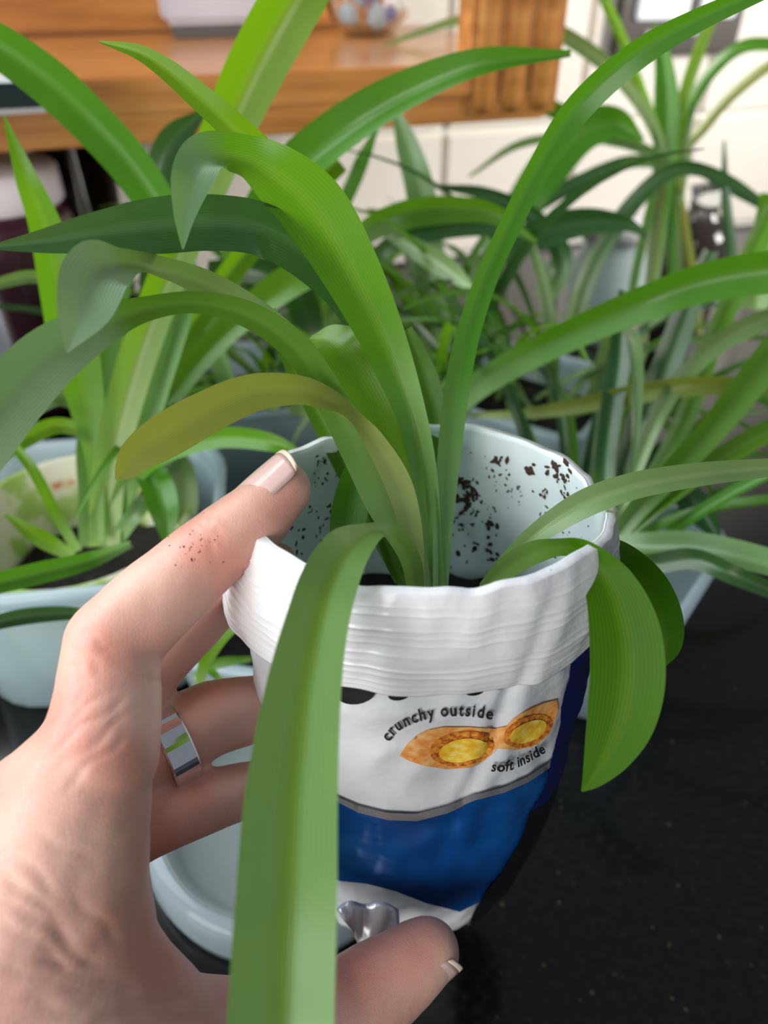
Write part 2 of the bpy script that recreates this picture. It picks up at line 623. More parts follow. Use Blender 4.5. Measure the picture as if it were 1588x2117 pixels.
# round frosted tub at the bottom, behind the fingers
BT = PZ(580, 1640, .022)
lt_ = empty('tub_lid', (BT.x, BT.y, 0), 'shallow round frosted plastic lid lying below the fingers', 'lid')
lathe('lid_plate', [(.0003, .012), (.036, .012), (.040, .014), (.043, .020), (.0445, .020), (.0415, .0125), (.038, .0105), (.0003, .0105)], TUB_GREY, lt_, 56)
lathe('rim', [(.0445, .0205), (.048, .020), (.050, .016), (.0512, .008), (.0500, .001), (.0490, .001), (.0498, .008), (.0485, .015), (.0470, .0185), (.0445, .019), (.0445, .0205)], LID_RIM, lt_, 56)

# dark tub of soil between left tub and the pouch
DP = PZ(470, 1325, .040)
lp = tub('seedling_tub', DP.x + .008, DP.y + .012, .031, .026, .016, .042, 'small clear tub of dark soil seen between the fingers', R(-12))
soil('potting_soil', DP.x + .008, DP.y + .012, .032, .027, .0225, .014, 'dark soil in the small tub seen between the fingers', R(-12), thick=.025)

# right tub
RTB = PZ(1255, 1105, .062)
tub('storage_tub', RTB.x - .012, RTB.y - .002, .050, .048, .020, .060, 'empty looking clear square tub at right beside the pouch', R(-38))
soil('potting_soil', RTB.x - .012, RTB.y - .002, .022, .039, .038, .016, 'dark soil low in the clear square tub at right', R(-38), thick=.012)

# tub behind the pouch
BK = PZ(1075, 880, .072)
tub('storage_tub', BK.x + .005, BK.y + .062, .055, .042, .012, .066, 'pale blue clear box straight behind the white pouch', R(-32))
soil('potting_soil', BK.x + .005, BK.y + .062, .048, .048, .035, .01, 'dark soil in the clear box behind the white pouch', R(-32), thick=.04)
BL = PZ(560, 860, .06)
tub('storage_tub', BL.x - .01, BL.y + .04, .052, .042, .014, .066, 'clear box left of and behind the white pouch', R(10))
soil('potting_soil', BL.x - .01, BL.y + .04, .045, .045, .035, .01, 'dark soil in the clear box behind the pouch at left', R(10), thick=.03)

# glass jar with orange label far right
JP = PZ(1235, 690, 0.)
jr = empty('glass_jar', (JP.x, JP.y, 0), 'clear glass jar with orange printed marks behind right plants', 'jar')
lathe('jar_wall', [(.0003, .001), (.026, .001), (.030, .005), (.030, .062), (.025, .072), (.024, .084), (.0255, .086), (.0235, .086), (.0225, .072), (.0275, .061), (.0275, .006), (.0003, .005)], plastic('pale_jar_glass', (.70, .80, .78), .08, .35), jr, 40)
bm = bmesh.new()
rows = [[bm.verts.new((.0303 * math.cos(R(a)), .0303 * math.sin(R(a)), z)) for a in range(-150, -20, 10)] for z in (.012, .034)]
for k in range(12): bm.faces.new((rows[0][k], rows[0][k + 1], rows[1][k + 1], rows[1][k]))
ORANGE = mat('orange_print', (.75, .13, .03), .4)
_t = NT(ORANGE)
_t.link(_t.ramp(_t.noise(90, 2, _t.coords('Object')), [(.48, (.80, .14, .03)), (.54, (.80, .72, .68))]), _t.b.inputs['Base Color'])
link_bm('label', bm, ORANGE, jr, True, False)
lathe('lid', [(.0003, .095), (.024, .095), (.0265, .093), (.0265, .082), (.0255, .082)], SEAM, jr, 40)
JC = PZ(1400, 650, 0)
jc = empty('pepper_mill', (JC.x, JC.y, 0), 'dark jar with clear neck behind the tall right plant', 'jar')
lathe('jar_wall', [(.0003, .0), (.026, .0), (.027, .004), (.027, .07), (.018, .085), (.0003, .086)], mat('dark_brown_glass', (.035, .025, .022), .12), jc)
lathe('stopper', [(.017, .084), (.012, .09), (.012, .10), (.015, .108), (.0003, .112)], GLASS, jc)

# things at the far left
WINE = mat('dark_plum_contents', (.045, .012, .022), .2)
LX = P(45, 560, .50)
la = empty('preserve_jar', (LX.x, LX.y, 0), 'dark plum coloured jar with pinkish white lid at far left', 'jar')
zl = P(45, 375, .50).z
lathe('jar_wall', [(.0003, .0), (.038, .0), (.041, .005), (.041, zl - .012), (.036, zl - .004), (.0003, zl - .003)], WINE, la)
lathe('lid', [(.037, zl - .004), (.039, zl - .002), (.039, zl + .016), (.036, zl + .019), (.0003, zl + .019)], mat('pinkish_white_lid', (.80, .72, .76), .35), la)
LG = P(132, 420, .52)
lg = empty('drinking_glass', (LG.x + .006, LG.y + .02, 0), 'tall clear drinking glass beside the plum coloured jar', 'glass')
zg = P(132, 262, .52).z
lathe('glass_wall', [(.0003, .0), (.020, .0), (.022, .003), (.027, zg), (.0255, zg), (.0205, .006), (.0003, .005)], GLASS, lg)
KX = P(-20, 640, .40)
kb = empty('packet', (KX.x - .028, KX.y, 0), 'white packet with a bright pink red panel at left edge', 'packet', None, R(-25))
zk = P(0, 545, .40).z
box('packet_body', (0, 0, zk / 2), (.062, .03, zk), mat('lilac_white_card', (.62, .62, .74), .4), kb, .002)
box('pink_panel', (.004, -.0155, zk * .55), (.050, .001, zk * .5), mat('pink_red_print', (.85, .05, .16), .4), kb, 0)
ga, gt = hit(78, 158, .34)
_, gb_ = hit(78, 222, .34)
gs = empty('glass_shelf', wl(ga, 0, gb_), 'dark edged glass shelf at the left edge in front of the pine ledge', 'shelf', None, PSI)
hh = gt - gb_
box('shelf_slab', (-.20, -.30, hh * .42), (.40, .08, hh * .84), mat('dark_green_glass_edge', (.012, .022, .022), .1), gs, .0005)
box('top_sheet', (-.20, -.30, hh * .92), (.40, .083, hh * .16), mat('glass_top_highlight', (.70, .78, .84), .12), gs, .0003)  # pale colour paints the white highlight along the shelf top
box('lower_strip', (-.20, -.30, -.0012), (.40, .08, .0024), mat('grey_metal_strip', (.45, .45, .46), .3, metal=.5), gs, .0003)


# ---------------------------------------------------------------- leaves
def blade(parent, rows3, m, name='leaf', across=8, fold=.35, under=None):
    """rows3: list of (centre Vector, width vector (half), normal)."""
    bm = bmesh.new()
    uvl = bm.loops.layers.uv.new('UVMap')
    n = len(rows3)
    grid, uvs = [], {}
    for i, (c, hw, nn) in enumerate(rows3):
        row = []
        hl = hw.length
        for k in range(across + 1):
            u = -1 + 2 * k / across
            rise = fold * hl * (math.sqrt(u * u + .005) - .3)
            v = bm.verts.new(c + hw * u + nn * rise)
            uvs[v] = (k / across, i / (n - 1))
            row.append(v)
        grid.append(row)
    for a, b in zip(grid, grid[1:]):
        for k in range(across):
            f = bm.faces.new((a[k], a[k + 1], b[k + 1], b[k]))
            for lp_ in f.loops: lp_[uvl].uv = uvs[lp_.vert]
    o = link_bm(name, bm, m, parent)
    if under:      # from this share of its length on, the blade has turned its grey-green underside out
        at = o.data.attributes.new('underside', 'FLOAT', 'POINT')
        at.data.foreach_set('value', [min(1., max(0., ((k // (across + 1)) / (n - 1) - under) / .06)) for k in range(n * (across + 1))])
    return o


def leaf(parent, pts, m='g', twist=0., fold=.35, n=None, under=None):
    """pts rows: px, py, depth, apparent width px [, twist degrees]; from the foot to the tip."""
    pts = [tuple(p) if len(p) == 5 else tuple(p) + (twist,) for p in pts]
    n = n or max(14, len(pts) * 6)
    s = catmull(pts, n)
    cs = [P(a[0], a[1], a[2]) for a in s]
    rows = []
    for i, a in enumerate(s):
        T = (cs[min(i + 1, n - 1)] - cs[max(i - 1, 0)]).normalized()
        V = (CAM - cs[i]).normalized()
        Wd = T.cross(V)
        if Wd.length < 1e-6: Wd = RT
        Wd.normalize()
        ang = R(a[4])
        Wd = Matrix.Rotation(ang, 3, T) @ Wd
        N = Wd.cross(T).normalized()
        if N.dot(V) < 0: N = -N
        half = max(a[3], 1.5) * a[2] / FPX / 2 / max(.35, math.cos(ang))
        rows.append((cs[i], Wd * half, N))
    for i in range(1, n):          # keep the frame from flipping
        if rows[i][1].dot(rows[i - 1][1]) < 0:
            c, hw, nn = rows[i]
            rows[i] = (c, -hw, nn)
    return blade(parent, rows, MATS[m], fold=fold, under=under)


def arc_leaf(parent, base, az, el, L, width, droop, m='g', fold=.5, n=16, roll=0.):
    """free standing blade: rises at el, bends down by droop along its length."""
    p = Vector(base)
    rows = []
    step = L / (n - 1)
    e = el
    a = az
    for i in range(n):
        t = i / (n - 1)
        e = el - droop * t ** 1.4
        T = Vector((math.cos(a) * math.cos(e), math.sin(a) * math.cos(e), math.sin(e)))
        Wd = Vector((-math.sin(a), math.cos(a), 0))
        Wd = Matrix.Rotation(roll, 3, T) @ Wd
        N = Wd.cross(T)
        if N.z < 0: N = -N
        hw = width / 2 * min(1, .45 + 1.6 * t) * (max(0.02, 1 - t) ** .55)
        rows.append((p.copy(), Wd * hw, N))
        q_ = proj(p)
        if 1165 < q_[0] < 1325 and 465 < q_[1] < 660 and hw > .001: return None      # leave the view of the jar open
        p += T * step
    return blade(parent, rows, MATS[m], across=6, fold=fold)


def plant(x, y, z, label):
    return empty('spider_plant', (x, y, z), label, 'plant')


# ---------------------------------------------------------------- pouch
CR = P(884, 1014, .170)
AX = Vector((0, -.163, -.987)).normalized()
YP = Vector((0, .987, -.163)).normalized()
# s, left px, right px (read at the ring's own depth), half depth, superellipse power
RINGS = [(0.0, 528, 1240, .0385), (.015, 522, 1226, .0385), (.03, 520, 1208, .0375), (.05, 535, 1190, .0345), (.065, 552, 1165, .032),
         (.08, 572, 1148, .029), (.095, 596, 1126, .026), (.11, 620, 1100, .0235), (.125, 642, 1064, .0205), (.14, 668, 1020, .016), (.153, 690, 980, .010), (.160, 700, 955, .003)]


def ring_at(s):
    for a, b in zip(RINGS, RINGS[1:]):
        if s <= b[0] + 1e-9:
            f = (s - a[0]) / (b[0] - a[0])
            break
    f = max(0, min(1, f))
    L_, R_, ry = (a[k] + (b[k] - a[k]) * f for k in (1, 2, 3))
    c = CR + AX * s
    d = (c - CAM).dot(FW)
    cx = ((L_ + R_) / 2 - W_PX / 2) / FPX * d
    rx = (R_ - L_) / 2 / FPX * d
    return Vector((cx, c.y, c.z)), rx, ry


def pouch_pt(a, s, off=0., crinkle=1.):
    c, rx, ry = ring_at(max(0, s))
    if s < 0: c = c + AX * s
    co, si = math.cos(a), math.sin(a)
    pw_ = .94
    ca = math.copysign(abs(co) ** pw_, co)
    sa = math.copysign(abs(si) ** pw_, si)
    q = Vector((co * 1.7, si * 1.7, s * 26))
    r1 = noise.noise(q * 1.4 + Vector((3, 1, 2)))
    r2 = 1 - 2 * abs(noise.noise(q * 2.3 + Vector((7, 2, 5))))
    r3 = 1 - 2 * abs(noise.noise(Vector((co * 5, si * 5, s * 60))))
    amt = crinkle * (.0007 * r1 + .0008 * r2 * min(1, .25 + s * 22) + .0003 * r3)
    ad = math.degrees(a) % 360
    fold_a = 292 + (s - .03) * -260
    amt += crinkle * min(1, s * 40) * (-.0011 * math.exp(-((ad - fold_a) / 2.2) ** 2) * (1 if s < .075 else max(0, 1 - (s - .075) * 60)) + .0007 * math.exp(-((ad - fold_a - 6) / 3.5) ** 2))
    n = (RT * ca / max(rx, .004) + YP * sa / max(ry, .004)).normalized()
    return c + RT * (rx * ca) + YP * (ry * sa) + n * (amt + off)


NA = 200
pouch = empty('snack_pouch', CR + AX * .16, 'white treat pouch cut open and held as a plant pot', 'pouch')


def rim_h(a):      # uneven cut edge
    return .0008 * math.sin(3 * a + 1) + .0012 * noise.noise(Vector((math.cos(a) * 4, math.sin(a) * 4, 9))) + .0012 * max(0, 1 - abs((a - R(278)) / .12)) + .0012 * math.exp(-((a - R(8)) / .07) ** 2)


bm = bmesh.new()
NS = 96
rings = []
for i in range(NS + 1):
    t = i / NS
    s = .160 * t
    rings.append([pouch_pt(2 * math.pi * k / NA, s) + (AX * (rim_h(2 * math.pi * k / NA) * max(0, 1 - t * 10))) for k in range(NA)])
loft(bm, rings[::-1], True, False)
bm.normal_update()
bm.faces.ensure_lookup_table()
f0 = bm.faces[-40]
if f0.normal.dot(f0.calc_center_median() - (CR + AX * .02)) < 0:
    bmesh.ops.reverse_faces(bm, faces=bm.faces[:])
bm.normal_update()
tree = BVHTree.FromBMesh(bm)
body = link_bm('pouch_wall', bm, [FOIL_WHITE, INNER_WHITE], pouch)
md = body.modifiers.new('thickness', 'SOLIDIFY')
md.thickness = .0005
md.offset = 0 if False else -1
md.material_offset = 1

# folded-out zip strip: ridged band round the outside
bm = bmesh.new()
prof = []
nb = 110
ridges = [.12, .19, .33, .40, .47, .58, .66, .73, .80, .88, .94]
for i in range(nb + 1):
    t = i / nb
    h = .0016 + .0012 * math.sin(min(1, t * 3) * math.pi / 2)
    for rg in ridges:
        h += .00030 * math.exp(-((t - rg) / .010) ** 2)
    prof.append((t, .0016 + .0012 * math.sin(min(1, t * 3) * math.pi / 2)))
BAND = .0248
rings = []
for k_, (t, h) in enumerate(prof):
    rg = []
    for k in range(NA):
        a = 2 * math.pi * k / NA
        left = max(0, -math.cos(a)) ** 3
        s = t * (BAND + .0022 * noise.noise(Vector((math.cos(a) * 2, math.sin(a) * 2, 4))) + .002 * left) + rim_h(a) * (1 - t)
        off = h + left * .0034 * t + .0006 * noise.noise(Vector((math.cos(a) * 4, math.sin(a) * 4, t * 5))) * t
        tt = t + .012 * noise.noise(Vector((math.cos(a) * 1.5, math.sin(a) * 1.5, 2)))
        for ri, rg_ in enumerate(ridges):
            off += (.00012 + .00022 * ((ri * 7) % 5) / 4) * (.4 + noise.noise(Vector((math.cos(a) * 2.5, math.sin(a) * 2.5, ri * 3.1))) + .4) * math.exp(-((tt - rg_) / (.006 + .004 * (ri % 3))) ** 2)
        off += .00035 * (noise.noise(Vector((math.cos(a) * 9, math.sin(a) * 9, t * 3 + 20))))
        if k_ == 0: off = .0
        rg.append(pouch_pt(a, s, off, 1 - .5 * t))
    rings.append(rg)
inner = [pouch_pt(2 * math.pi * k / NA, BAND * .96, .0012, .5) for k in range(NA)]
loft(bm, rings + [inner], False)
link_bm('folded_zip_strip', bm, CUFF, pouch)

# foil tail flap at the lower left and the bottom seam
bm = bmesh.new()
top = catmull([(696., 1880.), (722., 1862.), (752., 1868.), (790., 1862.), (822., 1880.)], 15)
bot = catmull([(722., 1912.), (742., 1950.), (758., 1998.), (790., 1990.), (830., 1950.)], 15)
rows = []
for i in range(9):
    f_ = i / 8
    rows.append([bm.verts.new(P(a[0] + (b[0] - a[0]) * f_, a[1] + (b[1] - a[1]) * f_,
                 .1985 - .0018 * math.sin(f_ * math.pi) - .0022 * abs(math.sin(k * .42 + f_ * 1.3)) - (.002 if k < 2 else 0)))
                 for k, (a, b) in enumerate(zip(top, bot))])
for ra, rb_ in zip(rows, rows[1:]):
    for k in range(14): bm.faces.new((ra[k], ra[k + 1], rb_[k + 1], rb_[k]))
o = link_bm('torn_foil_flap', bm, SEAM, pouch)
md = o.modifiers.new('thickness', 'SOLIDIFY')
md.thickness = .0004


# ---- prints lying on the pouch wall
def decal_points(bm, off):
    dead = []
    for v in bm.verts:
        r = ray(v.co.x, v.co.y).normalized()
        # take the outer front face: first hit from the camera that is not above the rim
        org = CAM
        h = tree.ray_cast(org, r)
        if h[0] is None:
            dead.append(v)
            continue
        nrm = h[1]
        if nrm.dot(r) > 0: nrm = -nrm
        v.co = h[0] + nrm * off
    bmesh.ops.delete(bm, geom=dead, context='VERTS')


def decal(name, poly, m, off=.0004, cuts=14., parent=None):
    bm = bmesh.new()
    # rows of a grid clipped to the polygon keeps the sheet close to the curved wall
    vs = [bm.verts.new((x, y, 0)) for x, y in poly]
    bm.faces.new(vs)
    xs = [p[0] for p in poly]; ys = [p[1] for p in poly]
    for ax, lo, hi in ((0, min(xs), max(xs)), (1, min(ys), max(ys))):
        q = lo + cuts
        while q < hi:
            co = (q, 0, 0) if ax == 0 else (0, q, 0)
            no = (1, 0, 0) if ax == 0 else (0, 1, 0)
            bmesh.ops.bisect_plane(bm, geom=bm.verts[:] + bm.edges[:] + bm.faces[:], plane_co=co, plane_no=no)
            q += cuts
    bmesh.ops.triangulate(bm, faces=bm.faces)
    decal_points(bm, off)
    return link_bm(name, bm, m, parent or pouch)


def ell(cx, cy, rx, ry, rot, n=28, a0_=0, a1=360):
    o = []
    for k in range(n):
        a = R(a0_ + (a1 - a0_) * k / n)
        x, y = rx * math.cos(a), ry * math.sin(a)
        o.append((cx + x * math.cos(R(rot)) - y * math.sin(R(rot)), cy + x * math.sin(R(rot)) + y * math.cos(R(rot))))
    return o


arc = [(600, 1560), (640, 1600), (690, 1636), (740, 1658), (800, 1673), (860, 1675), (920, 1660), (980, 1636), (1040, 1620), (1085, 1600), (1125, 1575), (1150, 1550)]
arc2 = [(x + 2, y + (15 if 700 < x < 960 else 11)) for x, y in arc]
decal('silver_arc', arc + arc2[::-1], SILVER_INK, .0009, 12)
decal('blue_panel', [(x, y - 1) for x, y in arc2] + [(1140, 1600), (1110, 1700), (1070, 1780), (1010, 1850), (950, 1880), (880, 1862), (820, 1838), (760, 1822), (700, 1816), (640, 1800), (600, 1700)], BLUE, .0007, 12)
EDGE = [(1340, 1175), (1372, 1166), (1450, 1150), (1540, 1132), (1640, 1106), (1700, 1078), (1780, 1032), (1850, 985), (1930, 945), (2000, 900)]


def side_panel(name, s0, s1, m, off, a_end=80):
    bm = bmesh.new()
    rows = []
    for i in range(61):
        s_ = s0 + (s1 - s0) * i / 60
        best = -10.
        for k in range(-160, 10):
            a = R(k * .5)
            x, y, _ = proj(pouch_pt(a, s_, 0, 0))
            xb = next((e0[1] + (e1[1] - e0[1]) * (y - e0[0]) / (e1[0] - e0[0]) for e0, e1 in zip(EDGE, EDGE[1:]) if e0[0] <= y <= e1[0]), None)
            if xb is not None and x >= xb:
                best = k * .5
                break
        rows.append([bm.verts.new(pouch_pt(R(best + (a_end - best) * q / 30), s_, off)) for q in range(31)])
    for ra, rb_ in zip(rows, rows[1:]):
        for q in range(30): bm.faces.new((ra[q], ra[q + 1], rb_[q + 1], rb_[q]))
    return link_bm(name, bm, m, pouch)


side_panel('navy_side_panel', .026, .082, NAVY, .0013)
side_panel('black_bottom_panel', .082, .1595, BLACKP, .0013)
for cx, cy, rx, ry in ((738, 1428, 40, 24), (825, 1432, 22, 12), (979, 1424, 21, 10), (1030, 1408, 21, 14), (1102, 1384, 9, 8)):
    decal('dark_scallop', ell(cx, cy, rx, ry, -8, 20), BLACKP, .0006, 12)
decal('biscuit_print', [(826, 1559), (842, 1536), (862, 1517), (885, 1506), (915, 1500), (971, 1500), (1020, 1504), (1047, 1499), (1060, 1484), (1077, 1472), (1100, 1460), (1122, 1451), (1150, 1444),
                        (1152, 1465), (1145, 1487), (1138, 1505), (1126, 1521), (1112, 1534), (1096, 1542), (1062, 1548), (1028, 1544), (1018, 1556), (1005, 1567), (990, 1577), (971, 1584), (922, 1587), (877, 1580), (847, 1570)], TREAT, .0004, 12)
decal('brown_crust_ring', ell(955, 1543, 68, 36, -8), CRUST, .0006, 10)
decal('brown_crust_ring', ell(1090, 1508, 52, 30, -24), CRUST, .0006, 10)
decal('yellow_filling', ell(955, 1545, 50, 24, -10), FILL, .0008, 10)
decal('yellow_filling', ell(1088, 1508, 40, 20, -24), FILL, .0008, 10)


def lettering(text, path, size, shear=0., bold=.028, off=.0005):
    cu = bpy.data.curves.new('lettering', 'FONT')
    # letter advances measured one at a time so that the word can run along an arc
    pts = catmull([tuple(map(float, p)) for p in path], 160)
    cum = [0.]
    for a, b in zip(pts, pts[1:]): cum.append(cum[-1] + math.hypot(b[0] - a[0], b[1] - a[1]))
    adv = {}
    total = 0
    widths = []
    tmp = bpy.data.objects.new('tmp', cu)
    for ch in text:
        if ch not in adv:
            cu.body = ch + '|' + ch
            col.objects.link(tmp); bpy.context.view_layer.update()
            w2 = tmp.dimensions.x
            cu.body = '|' + ch
            bpy.context.view_layer.update()
            w1 = tmp.dimensions.x
            col.objects.unlink(tmp)
            adv[ch] = max(w2 - w1, .28)
        widths.append(adv[ch])
    tot = sum(widths)
    sc_ = cum[-1] / tot
    bm = bmesh.new()
    x = 0.
    for ch, wd in zip(text, widths):
        mid = (x + wd / 2) * sc_
        x += wd
        if ch == ' ': continue
        j = max(1, next((i for i, c in enumerate(cum) if c >= mid), len(cum) - 1))
        px, py = pts[j][:2]
        dx, dy = pts[j][0] - pts[j - 1][0], pts[j][1] - pts[j - 1][1]
        ang = math.atan2(dy, dx)
        cu2 = bpy.data.curves.new('glyph', 'FONT')
        cu2.body = ch
        cu2.align_x = 'CENTER'
        cu2.offset = bold
        cu2.shear = shear
        cu2.resolution_u = 3
        ob = bpy.data.objects.new('glyph', cu2)
        col.objects.link(ob)
        bpy.context.view_layer.update()
        me_ = bpy.data.meshes.new_from_object(ob.evaluated_get(bpy.context.evaluated_depsgraph_get()))
        col.objects.unlink(ob)
        bpy.data.objects.remove(ob)
        for v in me_.vertices:
            gx, gy = v.co.x * size * .86, -v.co.y * size
            v.co = (px + gx * math.cos(ang) - gy * math.sin(ang), py + gx * math.sin(ang) + gy * math.cos(ang), 0)
        bm.from_mesh(me_)
    decal_points(bm, off)
    bpy.data.objects.remove(tmp)
    return link_bm('printed_lettering', bm, INK, pouch, False)


tag(lettering('crunchy outside', [(804, 1532), (822, 1509), (850, 1493), (885, 1482), (930, 1476), (975, 1477), (1016, 1484)], 34), 'black lettering reading crunchy outside')
tag(lettering('soft inside', [(1013, 1586), (1042, 1586), (1068, 1578), (1094, 1565), (1122, 1549)], 29, .25, .028, .0010), 'black slanted lettering reading soft inside')

# soil in the pouch
bm = bmesh.new()
rings = []
for f_ in (1, .9, .78, .66, .52, .38, .24, .1, .02):
    rg = []
    for k in range(56):
        a = 2 * math.pi * k / 56
        c, rx, ry = ring_at(.044)
        q = c + RT * (rx * f_ * .955 * math.cos(a)) + YP * (ry * f_ * .955 * math.sin(a))
        rg.append(q - AX * (.0022 * noise.noise(q * 260) + .001 * noise.noise(q * 700) + .002 * (1 - f_)))
    rings.append(rg)
c, rx, ry = ring_at(.07)
bot = [c + RT * (rx * .86 * math.cos(2 * math.pi * k / 56)) + YP * (ry * .86 * math.sin(2 * math.pi * k / 56)) for k in range(56)]
loft(bm, [bot] + rings, True, True)
o = link_bm('potting_soil', bm, SOIL)
tag(o, 'dark potting soil inside the held white pouch', 'soil', None, 'stuff')

# crumbs of soil on the lining and on the rim
random.seed(11)
bm = bmesh.new()


def crumb(bm, c, n, r, flat=.4):
    rr_ = bmesh.ops.create_icosphere(bm, subdivisions=1, radius=r)
    q = n.to_track_quat('Z', 'Y').to_matrix()
    sx_, sy_ = random.uniform(.5, 1.7), random.uniform(.4, 1.)
    rz_ = Matrix.Rotation(random.uniform(0, 6.3), 3, 'Z')
    for v in rr_['verts']:
        p = v.co * random.uniform(.7, 1.3)
        p = rz_ @ Vector((p.x * sx_, p.y * sy_, p.z * flat))
        v.co = c + q @ p


def inner_at(px, py):
    r = ray(px, py).normalized()
    h = tree.ray_cast(CAM, r)
    if h[0] is None: return None
    nrm = h[1] if h[1].dot(r) < 0 else -h[1]
    return h[0] + nrm * .0006, nrm


clusters = [(1030, 950, 6, 6, 3.), (1100, 968, 5, 5, 2.4), (1155, 965, 12, 8, 3.2), (1165, 985, 9, 7, 2.4), (1045, 985, 18, 8, 1.6), (1075, 1010, 14, 10, 1.7), (1130, 1020, 6, 6, 2.), (1175, 1020, 8, 10, 1.8),
            (1135, 1065, 6, 6, 2.), (945, 995, 20, 8, 3.), (935, 1030, 22, 8, 2.8), (975, 1010, 12, 16, 2.6), (960, 1030, 14, 10, 3.), (980, 1050, 20, 8, 2.2), (1010, 1070, 16, 16, 1.3), (950, 1080, 26, 16, 2.2), (1010, 1120, 10, 22, 3.),
            (985, 1130, 30, 24, 2.2), (660, 950, 12, 4, 1.6), (690, 1050, 14, 12, 2.2), (655, 1060, 20, 14, 1.8), (640, 1110, 30, 24, 2.2), (690, 1110, 24, 26, 2.4), (665, 980, 26, 16, 1.2), (700, 940, 10, 16, 1.2), (800, 1080, 30, 30, 2.0), (590, 1160, 20, 16, 2.0),
            (1060, 1050, 60, 50, 1.), (1150, 1100, 40, 30, .9), (930, 930, 30, 16, 1.), (1110, 1150, 34, 10, 1.6)]
for cx, cy, sx_, sy_, sz in clusters:
    for _ in range(11 if sz > 1.5 else 14):
        h = inner_at(random.gauss(cx, sx_), random.gauss(cy, sy_))
        if h: crumb(bm, h[0], h[1], random.uniform(.25, .62) * sz * .00062)
o = link_bm('soil_crumbs', bm, SPECK, pouch, False)
o['kind'] = 'stuff'

# ---------------------------------------------------------------- plant in the pouch
mp_ = plant(*P(890, 1225, .19), 'spider plant growing in the held white pouch, leaves arching out')
D = .188
leaf(mp_, [(905, 1240, .190, 34), (893, 1120, .190, 40), (878, 980, .189, 52), (848, 850, .186, 64), (792, 700, .180, 94), (725, 560, .172, 122), (650, 435, .165, 140), (572, 362, .160, 120), (500, 325, .157, 80, 25), (430, 325, .153, 80, 40), (398, 370, .149, 84, 10), (382, 440, .148, 48), (378, 515, .148, 4)], 'f', 0, .3, 90, .70)
leaf(mp_, [(908, 1240, .190, 30), (912, 1120, .190, 38), (922, 980, .191, 46), (938, 830, .192, 52), (962, 700, .193, 50), (1005, 570, .194, 46), (1055, 460, .194, 46), (1110, 350, .192, 50), (1190, 225, .188, 58), (1310, 115, .18, 56), (1440, 40, .175, 44), (1600, -30, .17, 30)], 'g', 20, .55)
leaf(mp_, [(880, 1220, .196, 26), (850, 1000, .205, 40), (800, 790, .205, 66), (735, 630, .193, 84), (645, 532, .178, 98), (540, 472, .165, 104), (430, 458, .16, 108), (320, 465, .156, 108), (200, 480, .152, 80), (90, 498, .15, 46), (-25, 512, .148, 6)], 'd', -8, .5)
leaf(mp_, [(878, 1230, .190, 34), (845, 1130, .188, 60), (795, 1035, .182, 84), (738, 925, .176, 76), (680, 820, .170, 66), (610, 718, .165, 62), (510, 650, .161, 54), (400, 626, .157, 44), (300, 640, .152, 50), (215, 670, .147, 80), (110, 735, .140, 118), (20, 830, .135, 130), (-50, 940, .13, 118), (-95, 1040, .128, 66), (-115, 1110, .127, 5)], 'g', 10, .3, None, .60)
leaf(mp_, [(870, 1220, .195, 30), (760, 900, .196, 40), (640, 740, .19, 44), (540, 655, .18, 56), (430, 590, .172, 58), (330, 556, .158, 44, 30), (262, 545, .146, 50, 40), (205, 562, .138, 122, 10), (172, 640, .135, 108), (138, 728, .135, 5)], 'p', 0, .45, None, .66)
leaf(mp_, [(865, 1215, .186, 30), (850, 1090, .18, 46), (822, 995, .176, 56), (775, 912, .172, 44), (722, 855, .168, 26, 50), (675, 825, .166, 46, 30), (610, 805, .163, 62), (520, 812, .16, 78), (430, 850, .157, 88), (350, 895, .155, 92), (290, 935, .154, 76), (258, 972, .154, 44), (240, 992, .154, 6)], 'o', -12, .25)
leaf(mp_, [(885, 1220, .193, 28), (858, 1060, .190, 50), (830, 950, .189, 84), (792, 850, .187, 116), (752, 775, .185, 126), (712, 722, .183, 104), (680, 700, .186, 60, 40), (640, 700, .19, 10, 60)], 'f', 0, .2)
leaf(mp_, [(884, 1210, .197, 26), (850, 1000, .21, 40), (760, 700, .208, 52), (660, 460, .2, 60), (560, 340, .19, 62), (480, 262, .182, 58), (410, 200, .178, 52), (345, 145, .175, 42), (285, 108, .173, 28), (205, 86, .172, 4)], 'f', 10, .4)
leaf(mp_, [(830, 1200, .195, 30), (760, 1060, .198, 40), (700, 940, .2, 46), (650, 840, .2, 44), (600, 740, .2, 38), (560, 640, .2, 20)], 'g', 10, .4)
leaf(mp_, [(730, 1190, .186, 50), (718, 1100, .188, 72), (735, 1010, .19, 74), (766, 930, .192, 58), (800, 840, .195, 40)], 'g', 0, .35)
leaf(mp_, [(900, 1215, .196, 24), (915, 1050, .2, 36), (908, 900, .205, 46), (880, 780, .21, 50), (842, 680, .212, 22)], 'g', 0, .35)
# small arch that runs on as the long leaf hanging in front
leaf(mp_, [(862, 1235, .184, 34), (850, 1160, .176, 42), (815, 1108, .165, 40, 10), (772, 1100, .152, 36, 45), (722, 1130, .140, 92, 20), (682, 1200, .132, 118), (655, 1290, .127, 130), (632, 1400, .123, 150), (613, 1540, .119, 174), (600, 1690, .115, 194), (593, 1850, .111, 206), (585, 2020, .108, 214), (578, 2200, .105, 216), (570, 2400, .103, 190), (565, 2620, .101, 110), (562, 2780, .10, 6)], 's', 0, .3, 84)
